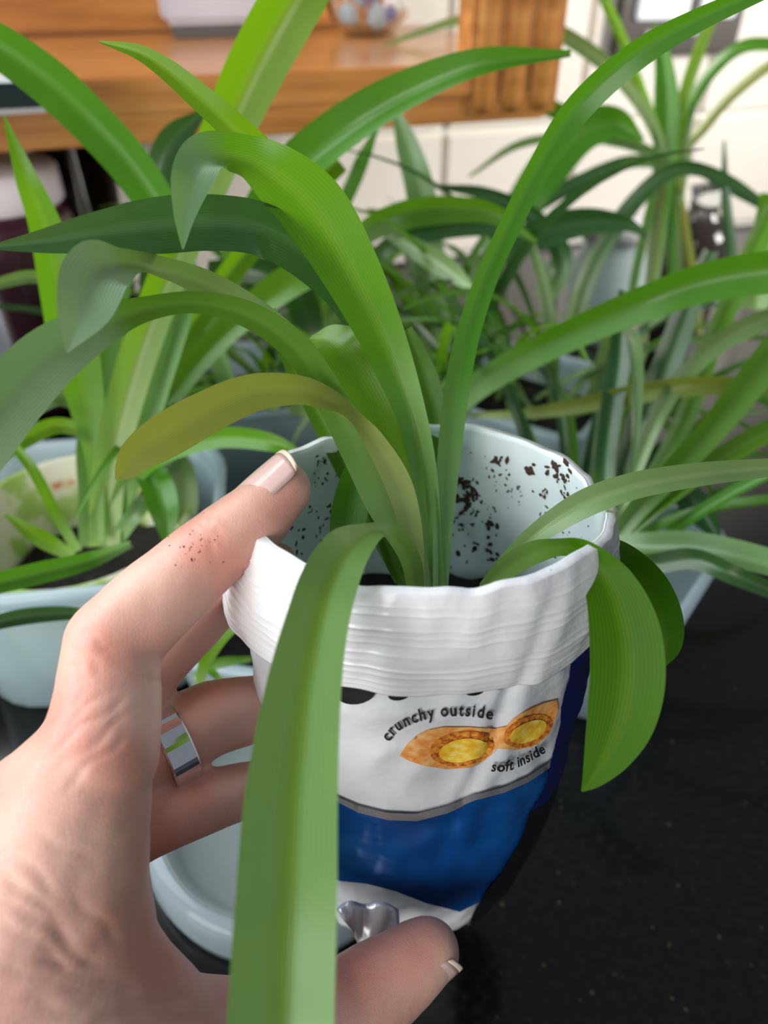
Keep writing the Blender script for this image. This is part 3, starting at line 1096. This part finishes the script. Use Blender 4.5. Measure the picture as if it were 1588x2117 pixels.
# broad drooping leaf over the right rim
leaf(mp_, [(1000, 1215, .176, 24), (1050, 1172, .170, 46), (1110, 1140, .162, 48), (1165, 1130, .154, 36, 30), (1212, 1146, .148, 56, 30), (1256, 1202, .146, 100), (1288, 1290, .145, 138), (1297, 1390, .145, 148), (1284, 1480, .145, 136), (1258, 1550, .145, 100), (1228, 1604, .145, 50), (1203, 1636, .145, 4)], 'e', 0, .22, 72)
leaf(mp_, [(1205, 1150, .170, 30), (1262, 1140, .172, 60), (1318, 1195, .175, 96), (1358, 1265, .178, 96), (1372, 1330, .18, 72), (1362, 1385, .182, 6)], 'e', 10, .25)
leaf(mp_, [(1000, 1220, .178, 24), (1050, 1160, .172, 34), (1120, 1098, .166, 46), (1210, 1042, .163, 58), (1310, 1006, .162, 56), (1430, 984, .164, 50), (1540, 972, .168, 42), (1660, 962, .172, 34)], 'p', -10, .4)
for (x, y, w_) in ((820, 1080, 44), (850, 1130, 50), (800, 1140, 30)):
    leaf(mp_, [(872, 1240, .192, 30), (x + 20, y + 40, .192, w_), (x - 30, y - 90, .194, w_), (x - 90, y - 220, .198, w_ * .6)], 'g', 12, .4)


# ---------------------------------------------------------------- left plant
lpb = P(205, 1125, .315)
lpn = plant(*lpb, 'bright spider plant in the mossy pot inside the left tub')
leaf(lpn, [(215, 1130, .305, 60), (228, 960, .30, 66), (275, 770, .29, 74), (340, 590, .28, 74), (410, 420, .27, 82), (470, 270, .26, 100), (540, 120, .25, 116), (620, -20, .24, 116), (690, -130, .235, 90), (745, -220, .23, 6)], 'f', 0, .6)
leaf(lpn, [(225, 1120, .31, 50), (262, 930, .31, 52), (330, 770, .31, 50), (420, 640, .31, 48), (510, 520, .31, 50), (620, 400, .31, 60), (700, 330, .31, 50)], 'f', 10, .5)
leaf(lpn, [(230, 1120, .31, 44), (300, 900, .32, 52), (400, 760, .33, 52), (500, 660, .33, 56), (610, 580, .33, 66), (720, 540, .33, 40)], 'f', -20, .5)
leaf(lpn, [(190, 1130, .31, 50), (192, 960, .31, 56), (205, 820, .31, 62), (222, 700, .31, 60), (250, 580, .31, 44), (300, 470, .31, 20)], 'g', 0, .5)
leaf(lpn, [(200, 1120, .30, 30), (196, 960, .30, 34), (176, 820, .29, 74), (150, 700, .28, 92), (125, 590, .27, 84), (95, 470, .26, 66), (52, 360, .25, 42), (8, 240, .245, 4)], 'f', 0, .3)
leaf(lpn, [(240, 1100, .31, 30), (330, 800, .30, 44), (376, 600, .29, 62), (345, 460, .28, 76), (275, 345, .27, 88), (180, 240, .26, 92), (80, 150, .25, 92), (-60, 60, .24, 72), (-190, 20, .235, 6)], 'g', -10, .55)
leaf(lpn, [(240, 1080, .31, 24), (300, 760, .32, 40), (318, 520, .33, 60), (330, 380, .33, 70), (360, 290, .33, 62), (420, 232, .33, 14)], 'd', 10, .6)
leaf(lpn, [(180, 1080, .31, 24), (170, 940, .31, 26), (185, 850, .3, 44), (120, 815, .29, 52), (50, 850, .28, 48), (-10, 915, .27, 20)], 'p', 10, .4)
leaf(lpn, [(160, 1140, .30, 20), (110, 1050, .29, 22), (60, 960, .28, 22), (-5, 890, .28, 14)], 'f', 0, .4)
leaf(lpn, [(200, 900, .3, 24), (120, 880, .29, 34), (50, 910, .285, 34), (-20, 960, .28, 24)], 'f', 0, .4)
leaf(lpn, [(150, 1150, .29, 22), (80, 1110, .28, 36), (10, 1064, .275, 5)], 'f', 0, .4)
leaf(lpn, [(270, 1125, .28, 14), (180, 1160, .26, 36), (80, 1185, .25, 46), (-30, 1212, .24, 44)], 'g', 0, .6)
leaf(lpn, [(230, 1275, .27, 10), (140, 1268, .26, 28), (50, 1275, .25, 34), (-30, 1292, .24, 30)], 'd', 0, .5)
leaf(lpn, [(225, 1110, .31, 30), (270, 990, .3, 44), (340, 935, .29, 46), (450, 905, .28, 44), (560, 915, .27, 38), (640, 950, .27, 8)], 'f', 0, .45)
leaf(lpn, [(240, 1100, .31, 24), (280, 975, .31, 44), (315, 985, .30, 60), (338, 1050, .29, 62), (350, 1140, .29, 6)], 'g', 0, .5)
leaf(lpn, [(240, 1120, .31, 20), (330, 980, .32, 30), (370, 960, .32, 46), (384, 1040, .32, 50), (380, 1130, .32, 8)], 'p', 0, .5)
leaf(lpn, [(130, 600, .3, 14), (70, 572, .29, 26), (-20, 590, .28, 22)], 'p', 0, .4)
leaf(lpn, [(230, 1130, .31, 30), (280, 1060, .3, 34), (330, 1000, .31, 26), (370, 930, .32, 8)], 'p', 0, .4)

# plant in the small tub between the fingers
spn = plant(DP.x, DP.y + .02, .04, 'small seedling of thin leaves seen between the fingers')
leaf(spn, [(410, 1430, .255, 14), (425, 1370, .25, 26), (465, 1310, .245, 28), (540, 1250, .24, 20)], 'f', 0, .4)
leaf(spn, [(470, 1420, .26, 10), (430, 1380, .26, 16), (390, 1340, .26, 10)], 'f', 0, .4)
leaf(spn, [(400, 1400, .27, 10), (450, 1372, .27, 22), (520, 1362, .27, 12)], 'g', 0, .4)

# ---------------------------------------------------------------- plants behind
cl = plant(BL.x, BL.y + .03, .045, 'tangled spider plant in the clear box behind the pouch at left')
leaf(cl, [(500, 850, .40, 40), (450, 700, .37, 40), (500, 520, .34, 60), (600, 370, .31, 84), (720, 268, .29, 84), (850, 190, .28, 70), (1000, 132, .27, 48), (1180, 112, .27, 12)], 'g', -25, .7)
leaf(cl, [(560, 850, .40, 30), (600, 700, .40, 36), (640, 560, .40, 34), (720, 400, .40, 30), (750, 330, .40, 28), (782, 260, .40, 6)], 'g')
leaf(cl, [(620, 860, .40, 44), (640, 700, .40, 60), (610, 600, .38, 66), (540, 560, .36, 56), (430, 560, .34, 40)], 'd')
leaf(cl, [(640, 880, .42, 40), (700, 760, .42, 50), (740, 640, .42, 50), (800, 520, .42, 44), (880, 450, .42, 20)], 'p')
random.seed(21)
for k in range(24):
    az = random.uniform(0, 6.28)
    arc_leaf(cl, (BL.x + random.uniform(-.03, .03), BL.y + .03 + random.uniform(-.02, .02), .04), az, R(random.uniform(45, 82)), random.uniform(.12, .22), random.uniform(.008, .013), R(random.uniform(50, 130)), random.choice('gfgpd'), .5, 16, random.uniform(-.4, .4))

cb = plant(BK.x + .005, BK.y + .062, .05, 'dense dark leaved spider plant in the clear box behind the pouch')
leaf(cb, [(900, 900, .36, 50), (955, 820, .34, 54), (1060, 750, .32, 58), (1190, 685, .30, 64), (1330, 625, .28, 72), (1460, 580, .27, 80), (1620, 556, .26, 84), (1780, 560, .25, 60), (1900, 585, .245, 6)], 'g', 15, .6)
leaf(cb, [(960, 858, .36, 8), (1080, 856, .35, 22), (1200, 838, .34, 34), (1330, 812, .33, 42), (1450, 798, .32, 40), (1600, 800, .32, 30)], 'o', 0, .5)
leaf(cb, [(900, 800, .44, 50), (895, 640, .44, 60), (884, 500, .43, 64), (868, 390, .42, 60), (842, 300, .42, 46), (812, 210, .42, 6)], 'p', 0, .3)
leaf(cb, [(700, 560, .40, 30), (740, 490, .39, 44), (820, 445, .38, 56), (920, 430, .38, 54), (1020, 440, .38, 40), (1110, 500, .38, 8)], 'g', 20, .6)
leaf(cb, [(760, 600, .42, 20), (800, 510, .41, 34), (900, 480, .41, 36), (1000, 470, .41, 34), (1090, 490, .41, 10)], 'd', 0, .5)
leaf(cb, [(960, 620, .42, 30), (1020, 530, .42, 44), (1100, 490, .42, 60), (1200, 460, .42, 56), (1290, 462, .42, 30), (1340, 490, .42, 6)], 'd', 0, .5)
leaf(cb, [(1000, 560, .46, 40), (1070, 440, .46, 70), (1140, 340, .46, 84), (1200, 275, .46, 80), (1270, 255, .46, 60), (1330, 290, .46, 8)], 'g', 0, .4)
leaf(cb, [(1120, 620, .44, 40), (1160, 560, .44, 44), (1150, 500, .44, 40), (1090, 440, .44, 34), (1000, 400, .44, 26), (900, 385, .44, 8)], 'd', 0, .5)
leaf(cb, [(980, 600, .36, 8), (930, 560, .37, 44), (870, 520, .38, 40), (800, 480, .39, 20)], 'p', 0, .4)
leaf(cb, [(1180, 700, .45, 40), (1220, 560, .46, 40), (1310, 420, .46, 36), (1400, 350, .46, 30), (1500, 370, .46, 22), (1600, 440, .46, 16)], 'd', 0, .5)
random.seed(33)
for k in range(64):
    az = random.uniform(0, 6.28)
    bx = (BK.x + .005 + random.uniform(-.05, .05), BK.y + .062 + random.uniform(-.03, .05), .05)
    arc_leaf(cb, bx, az, R(random.uniform(38, 80)), random.uniform(.10, .22), random.uniform(.007, .013), R(random.uniform(50, 140)), random.choice('gdgdpf'), .5, 16, random.uniform(-.5, .5))

rp = plant(RTB.x - .015, RTB.y + .0, .025, 'spider plant rising from the clear square tub at right')
rb = (1262, 1130)
leaf(rp, [(*rb, .30, 30), (1310, 1060, .30, 42), (1380, 985, .30, 50), (1460, 900, .30, 56), (1530, 815, .30, 64), (1620, 700, .30, 66)], 'g', 10, .6)
leaf(rp, [(*rb, .30, 30), (1340, 1060, .30, 36), (1430, 990, .30, 42), (1530, 925, .30, 46), (1630, 870, .30, 44)], 'g', -10, .6)
leaf(rp, [(*rb, .31, 24), (1275, 1010, .32, 36), (1320, 880, .33, 50), (1375, 760, .34, 56), (1420, 640, .35, 50), (1470, 520, .36, 30)], 'd', 0, .6)
leaf(rp, [(*rb, .31, 24), (1250, 980, .32, 40), (1262, 860, .33, 44), (1280, 740, .34, 44), (1290, 600, .35, 20)], 'd', 0, .5)
leaf(rp, [(1255, 1120, .29, 20), (1320, 1130, .28, 48), (1420, 1132, .27, 58), (1520, 1150, .26, 58), (1640, 1180, .25, 54)], 'p', -30, .5)
leaf(rp, [(1262, 1120, .28, 20), (1330, 1165, .27, 40), (1430, 1155, .26, 44), (1520, 1190, .25, 40), (1640, 1240, .25, 30)], 'd', 0, .5)
leaf(rp, [(1330, 1010, .32, 24), (1400, 1010, .32, 50), (1450, 1060, .32, 56), (1490, 1120, .32, 8)], 'd', 0, .5)
leaf(rp, [(1262, 1130, .31, 24), (1400, 900, .33, 40), (1470, 720, .35, 40), (1520, 600, .36, 44), (1600, 430, .37, 40)], 'f', 0, .5)
leaf(rp, [(1262, 1120, .3, 20), (1360, 860, .32, 34), (1450, 740, .33, 40), (1540, 680, .33, 44), (1640, 640, .33, 40)], 'p', 0, .5)
random.seed(5)
for k in range(22):
    az = random.uniform(-.6, 2.6)
    arc_leaf(rp, (RTB.x - .015 + random.uniform(-.01, .01), RTB.y + random.uniform(-.01, .03), .02), az, R(random.uniform(45, 75)), random.uniform(.12, .20), random.uniform(.007, .011), R(random.uniform(60, 120)), random.choice('gdgdp'), .5, 16, random.uniform(-.4, .4))

# tall plantlet on stalks in front of the tiles
TPX = PZ(1385, 640, .0)
tp_ = plant(TPX.x, TPX.y - .06, .0, 'tall spider plant standing before the tiles at upper right')
dd = .52
c0 = (1378, 330)
leaf(tp_, [(1340, 640, dd, 26), (1362, 480, dd, 30), (1372, 360, dd, 44), (1378, 230, dd, 50), (1372, 130, dd, 34), (1352, 45, dd, 4)], 'g', 0, .5)
leaf(tp_, [(1390, 400, dd, 20), (1395, 300, dd, 26), (1415, 200, dd, 26), (1440, 120, dd, 26), (1475, 30, dd, 20)], 'f', 0, .5)
leaf(tp_, [(*c0, dd, 20), (1420, 235, dd, 24), (1470, 150, dd, 26), (1540, 95, dd, 26), (1640, 95, dd, 20)], 'g', 0, .5)
leaf(tp_, [(*c0, dd, 20), (1440, 280, dd, 22), (1500, 210, dd, 22), (1570, 150, dd, 22), (1640, 110, dd, 16)], 'o', 0, .5)
leaf(tp_, [(*c0, dd, 18), (1330, 225, dd, 24), (1260, 140, dd, 30), (1160, 70, dd, 30), (1060, 38, dd, 26), (950, 42, dd, 18), (860, 70, dd, 12), (780, 100, dd, 5)], 'p', 0, .5)
leaf(tp_, [(1372, 300, dd, 14), (1330, 200, dd, 20), (1295, 100, dd, 20), (1250, 0, dd, 20), (1210, -80, dd, 8)], 'f', 0, .5)
leaf(tp_, [(*c0, dd, 18), (1290, 290, dd, 26), (1200, 250, dd, 30), (1100, 210, dd, 34), (1000, 188, dd, 24), (890, 184, dd, 6)], 'g', 0, .5)
leaf(tp_, [(*c0, dd, 20), (1290, 300, dd, 14), (1180, 285, dd, 16), (1070, 300, dd, 16), (970, 365, dd, 5)], 'p', 0, .5)
leaf(tp_, [(1400, 420, dd, 24), (1410, 330, dd, 34), (1410, 280, dd, 34), (1430, 220, dd, 18)], 'p', 0, .4)
leaf(tp_, [(1385, 340, dd, 14), (1440, 350, dd, 18), (1510, 390, dd, 18), (1620, 450, dd, 12)], 'd', 0, .4)
leaf(tp_, [(1380, 340, dd, 16), (1300, 335, dd, 26), (1210, 370, dd, 30), (1120, 420, dd, 30), (1040, 490, dd, 6)], 'd', 0, .5)
for x0, x1 in ((1330, 1372), (1410, 1385), (1450, 1392), (1290, 1366), (1395, 1380)):
    leaf(tp_, [(x0, 720, dd, 14), ((x0 * 2 + x1) / 3, 560, dd, 18), (x1, 340, dd, 20)], random.choice('gpo'), 0, .5)
leaf(tp_, [(1530, 640, .5, 22), (1510, 500, .5, 22), (1500, 400, .5, 18), (1497, 290, .5, 4)], 'd')
leaf(tp_, [(1560, 640, .4, 50), (1575, 540, .4, 56), (1600, 400, .4, 50)], 'f')

# ---------------------------------------------------------------- the hand
person = empty('person', P(60, 2050, .13), 'left hand of a person holding the white pouch by its side', 'person')


def hull(bm_all, items, sub=3):
    """convex hull round spheres: items (px, py, depth, radius)."""
    bm = bmesh.new()
    for px, py, d, r in items:
        rr_ = bmesh.ops.create_icosphere(bm, subdivisions=sub, radius=r)
        bmesh.ops.translate(bm, vec=P(px, py, d), verts=rr_['verts'])
    h = bmesh.ops.convex_hull(bm, input=bm.verts)
    bmesh.ops.delete(bm, geom=[g for g in h['geom_interior'] if isinstance(g, bmesh.types.BMVert)], context='VERTS')
    me_ = bpy.data.meshes.new('t')
    bm.to_mesh(me_)
    bm.free()
    bm_all.from_mesh(me_)
    bpy.data.meshes.remove(me_)


def chain(bm_all, pts):
    for a, b in zip(pts, pts[1:]): hull(bm_all, [a, b])


INDEX = [(205, 1560, .140, .0112), (222, 1440, .146, .0101), (232, 1330, .150, .0098), (330, 1235, .153, .0091), (432, 1148, .156, .0083), (525, 1072, .158, .0077), (583, 1012, .160, .0066)]
MIDDLE = [(110, 1640, .158, .0110), (230, 1460, .172, .0100), (300, 1370, .178, .0096), (392, 1282, .182, .0088), (470, 1200, .186, .0082), (520, 1165, .196, .0074), (560, 1150, .206, .0068)]
RING = [(120, 1700, .165, .0110), (240, 1590, .172, .0102), (340, 1535, .178, .0096), (440, 1482, .184, .0092), (530, 1465, .190, .0084), (585, 1450, .205, .0072), (610, 1440, .216, .0064)]
PINKY = [(150, 1800, .165, .0120), (262, 1712, .170, .0090), (345, 1688, .173, .0078), (430, 1655, .178, .0073), (505, 1635, .184, .0068), (560, 1620, .192, .0062), (600, 1612, .200, .0056)]
THUMB = [(120, 2230, .135, .021), (330, 2190, .146, .0150), (470, 2172, .156, .0135), (600, 2140, .166, .0125), (720, 2092, .174, .0118), (790, 2036, .178, .0106), (852, 1990, .180, .0092), (882, 1968, .181, .0080)]
hb = bmesh.new()
for ch_ in (INDEX, MIDDLE, RING, PINKY, THUMB): chain(hb, ch_)
# back of the hand, palm, heel and wrist as thick slabs
hull(hb, [(190, 1570, .140, .0108), (60, 1690, .150, .0125), (150, 1850, .138, .0140), (40, 2000, .135, .018)])
hull(hb, [(60, 1690, .150, .0125), (-60, 1760, .158, .012), (-80, 2100, .140, .018), (60, 2050, .134, .018)])
hull(hb, [(185, 1650, .142, .0095), (170, 1800, .140, .0105), (160, 2020, .137, .0150), (40, 2050, .134, .018)])
hull(hb, [(60, 1690, .150, .0125), (120, 1700, .163, .0115), (150, 1800, .163, .0125), (200, 1750, .150, .010), (60, 2050, .15, .016)])
hull(hb, [(160, 2000, .137, .0145), (330, 2190, .146, .0148), (200, 2200, .136, .018), (60, 2050, .134, .018)])
hull(hb, [(185, 1950, .142, .010), (255, 2090, .147, .0085), (330, 2170, .149, .0100), (200, 2100, .140, .014)])
hull(hb, [(60, 2050, .134, .019), (120, 2230, .132, .021), (-150, 2500, .122, .026), (-350, 2300, .130, .024), (-80, 2100, .140, .018)])
hull(hb, [(-150, 2500, .122, .026), (-350, 2300, .130, .024), (-500, 3000, .10, .030), (-700, 2700, .10, .028)])
me = bpy.data.meshes.new('hand')
hb.to_mesh(me)
hb.free()
hand = bpy.data.objects.new('hand', me)
col.objects.link(hand)
m1 = hand.modifiers.new('r', 'REMESH')
m1.mode = 'VOXEL'
m1.voxel_size = .00085
m2 = hand.modifiers.new('s', 'SMOOTH')
m2.factor = .6
m2.iterations = 14
bpy.context.view_layer.update()
me2 = bpy.data.meshes.new_from_object(hand.evaluated_get(bpy.context.evaluated_depsgraph_get()))
hand.modifiers.clear()
hand.data = me2
bpy.data.meshes.remove(me)

# creases (px a, px b, depth of cut m, width m) pressed into the skin along short lines; flush = redder knuckles
CREASES = [((300, 1400), (342, 1418), .0007, .0009), ((555, 1172), (470, 1200), .0006, .0010),
           ((395, 1078), (452, 1140), .0003, .0006), ((408, 1066), (470, 1128), .0003, .0006), ((420, 1050), (440, 1085), .0002, .0005),
           ((150, 1330), (215, 1395), .0003, .0007), ((165, 1300), (240, 1350), .0003, .0006), ((140, 1370), (190, 1410), .0003, .0006),
           ((95, 1560), (260, 1440), .0003, .0006), ((110, 1600), (270, 1475), .0003, .0006), ((80, 1540), (230, 1425), .0002, .0006), ((120, 1640), (260, 1520), .0003, .0006), ((90, 1500), (180, 1430), .0002, .0006),
           ((0, 1740), (130, 1860), .0005, .0009), ((0, 1790), (170, 1960), .0006, .0010), ((20, 1860), (210, 2010), .0006, .0010), ((0, 1900), (160, 2010), .0005, .0009),
           ((60, 1980), (290, 2060), .0006, .0010), ((0, 1990), (220, 2075), .0005, .0009), ((90, 2050), (400, 2075), .0005, .0009), ((60, 1720), (190, 1780), .0003, .0008), ((150, 1850), (250, 1950), .0004, .0009),
           ((190, 2100), (470, 2100), .0004, .0009), ((40, 2060), (180, 2110), .0005, .0009)]
FLUSH = [(205, 1350, 70), (420, 1130, 60), (600, 1060, 60), (520, 1190, 60), (440, 1410, 40), (480, 1230, 50), (330, 1990, 90), (740, 2010, 80), (860, 1960, 60), (120, 1520, 60), (340, 1740, 60), (400, 1640, 40), (250, 1560, 80), (150, 1450, 60)]
attr = me2.attributes.new('flush', 'FLOAT', 'POINT')
me2.update()
vals = []
newco = []
for v in me2.vertices:
    px, py, d = proj(v.co)
    n = v.normal
    cut = 0.
    if n.dot(CAM - v.co) > 0:
        for (a, b, dep, wd) in CREASES:
            ax_, ay_ = b[0] - a[0], b[1] - a[1]
            L2 = ax_ * ax_ + ay_ * ay_
            t = max(0, min(1, ((px - a[0]) * ax_ + (py - a[1]) * ay_) / L2))
            wob = 7 * math.sin(t * 9 + a[0])
            L1 = math.sqrt(L2)
            dx = px - a[0] - ax_ * t + wob * ay_ / L1
            dy = py - a[1] - ay_ * t - wob * ax_ / L1
            dist = math.hypot(dx, dy) * d / FPX
            if dist < wd * 3:
                cut += dep * (.6 if a[1] > 1700 else .9) * math.exp(-(dist / wd) ** 2) * min(1, 6 * t + .2, 6 * (1 - t) + .2)
    fl_ = sum(.8 * math.exp(-(((px - x) / r) ** 2 + ((py - y) / r) ** 2)) for x, y, r in FLUSH)
    vals.append(min(1., fl_ + .25 * max(0, noise.noise(v.co * 60))))
    soft = .0005 * noise.noise(v.co * 90) + .00008 * noise.noise(v.co * 330)
    newco.append(v.co - n * (cut - soft))
for v, c_ in zip(me2.vertices, newco): v.co = c_
attr.data.foreach_set('value', vals)
me2.materials.clear()
me2.materials.append(SKIN)
for f in me2.polygons: f.use_smooth = True
hand.parent = person
me2.transform(parent_matrix(person).inverted())
htree_me = me2


def nail(tip, back, up_px, r, length, half_ang, label=None, shift=0.):
    """nail plate bent over a finger end; up_px: the pixel the nail's middle faces towards."""
    A_, B_ = P(*back), P(*tip)
    T = (B_ - A_).normalized()
    V = (CAM - B_).normalized()
    side = P(up_px[0], up_px[1], tip[2]) - B_
    side -= T * side.dot(T)
    side.normalize()
    fwd = V - T * V.dot(T)
    fwd = (fwd - side * fwd.dot(side)).normalized()
    N0 = (side * math.cos(up_px[2]) + fwd * math.sin(up_px[2])).normalized()
    S0 = T.cross(N0)
    out = []
    for part, l0, l1, m in (('fingernail', 0, .93, NAIL), ('nail_edge', .93, 1.0, NAIL_EDGE)):
        bm = bmesh.new()
        rows = []
        nl = 12 if l0 == 0 else 3
        for i in range(nl + 1):
            l = l0 + (l1 - l0) * i / nl
            row = []
            wf = math.sin(min(1, .45 + l * 1.6) * math.pi / 2) * (1 if l < .8 else 1 - ((l - .8) / .3) ** 2 * .35)
            for k in range(11):
                a = half_ang * wf * (-1 + 2 * k / 10)
                back_l = -.16 * math.cos(a / half_ang * math.pi / 2) * (1 - l)
                rr_ = r * (1 - .10 * l * l) + (.0002 if part == 'fingernail' else .00025)
                row.append(bm.verts.new(B_ + T * ((l - .62 + back_l + .13 * l * math.cos(a / half_ang * math.pi / 2)) * length + shift) + N0 * (rr_ * math.cos(a)) + S0 * (rr_ * 1.04 * math.sin(a))))
            rows.append(row)
        for ra, rb_ in zip(rows, rows[1:]):
            for k in range(10): bm.faces.new((ra[k], ra[k + 1], rb_[k + 1], rb_[k]))
        o = link_bm(part, bm, m, person if part == 'fingernail' else out[0])
        md_ = o.modifiers.new('t', 'SOLIDIFY')
        md_.thickness = .0003
        out.append(o)
    return out


nail((583, 1012, .160), (480, 1112, .157), (545, 975, .70), .00675, .0112, .92, None, .0004)
nail((872, 1974, .181), (790, 2036, .178), (935, 2010, .55), .0084, .0130, .80, None, .0002)

# soil dust on the index finger
bm = bmesh.new()
ht = BVHTree.FromPolygons([hand.matrix_basis @ v.co + person.location for v in me2.vertices], [p.vertices[:] for p in me2.polygons])
random.seed(8)
for k in range(46):
    px, py, s_ = random.gauss(405, 26), random.gauss(1130, 22), .00012
    if k == 0: px, py, s_ = 396, 1157, .0005
    h = ht.ray_cast(CAM, ray(px, py).normalized())
    if h[0] is not None: crumb(bm, h[0], (CAM - h[0]).normalized(), s_ * random.uniform(.7, 1.8), .5)
o = link_bm('soil_dust', bm, SPECK, person, False)
o['kind'] = 'stuff'

# silver ring on the ring finger
ra_, rb2 = P(300, 1560, .1755), P(400, 1505, .1815)
T = (rb2 - ra_).normalized()
ctr = P(352, 1538, .1785)
bm = bmesh.new()
X_ = T.cross(Vector((0, 0, 1))).normalized()
Y_ = T.cross(X_).normalized()
rw, r0, r1 = .0033, .0098, .0109
prof = [(-rw, r0), (-rw, r1 - .0003), (-rw + .0004, r1), (rw - .0004, r1), (rw, r1 - .0003), (rw, r0)]
N_ = 64
rings = [[ctr + T * t_ + (X_ * math.cos(2 * math.pi * k / N_) + Y_ * math.sin(2 * math.pi * k / N_)) * r for k in range(N_)] for t_, r in prof]
loft(bm, rings + [rings[0]], False)
o = link_bm('finger_ring', bm, CHROME, None, False)
tag(o, 'plain polished silver band worn on the ring finger', 'ring')
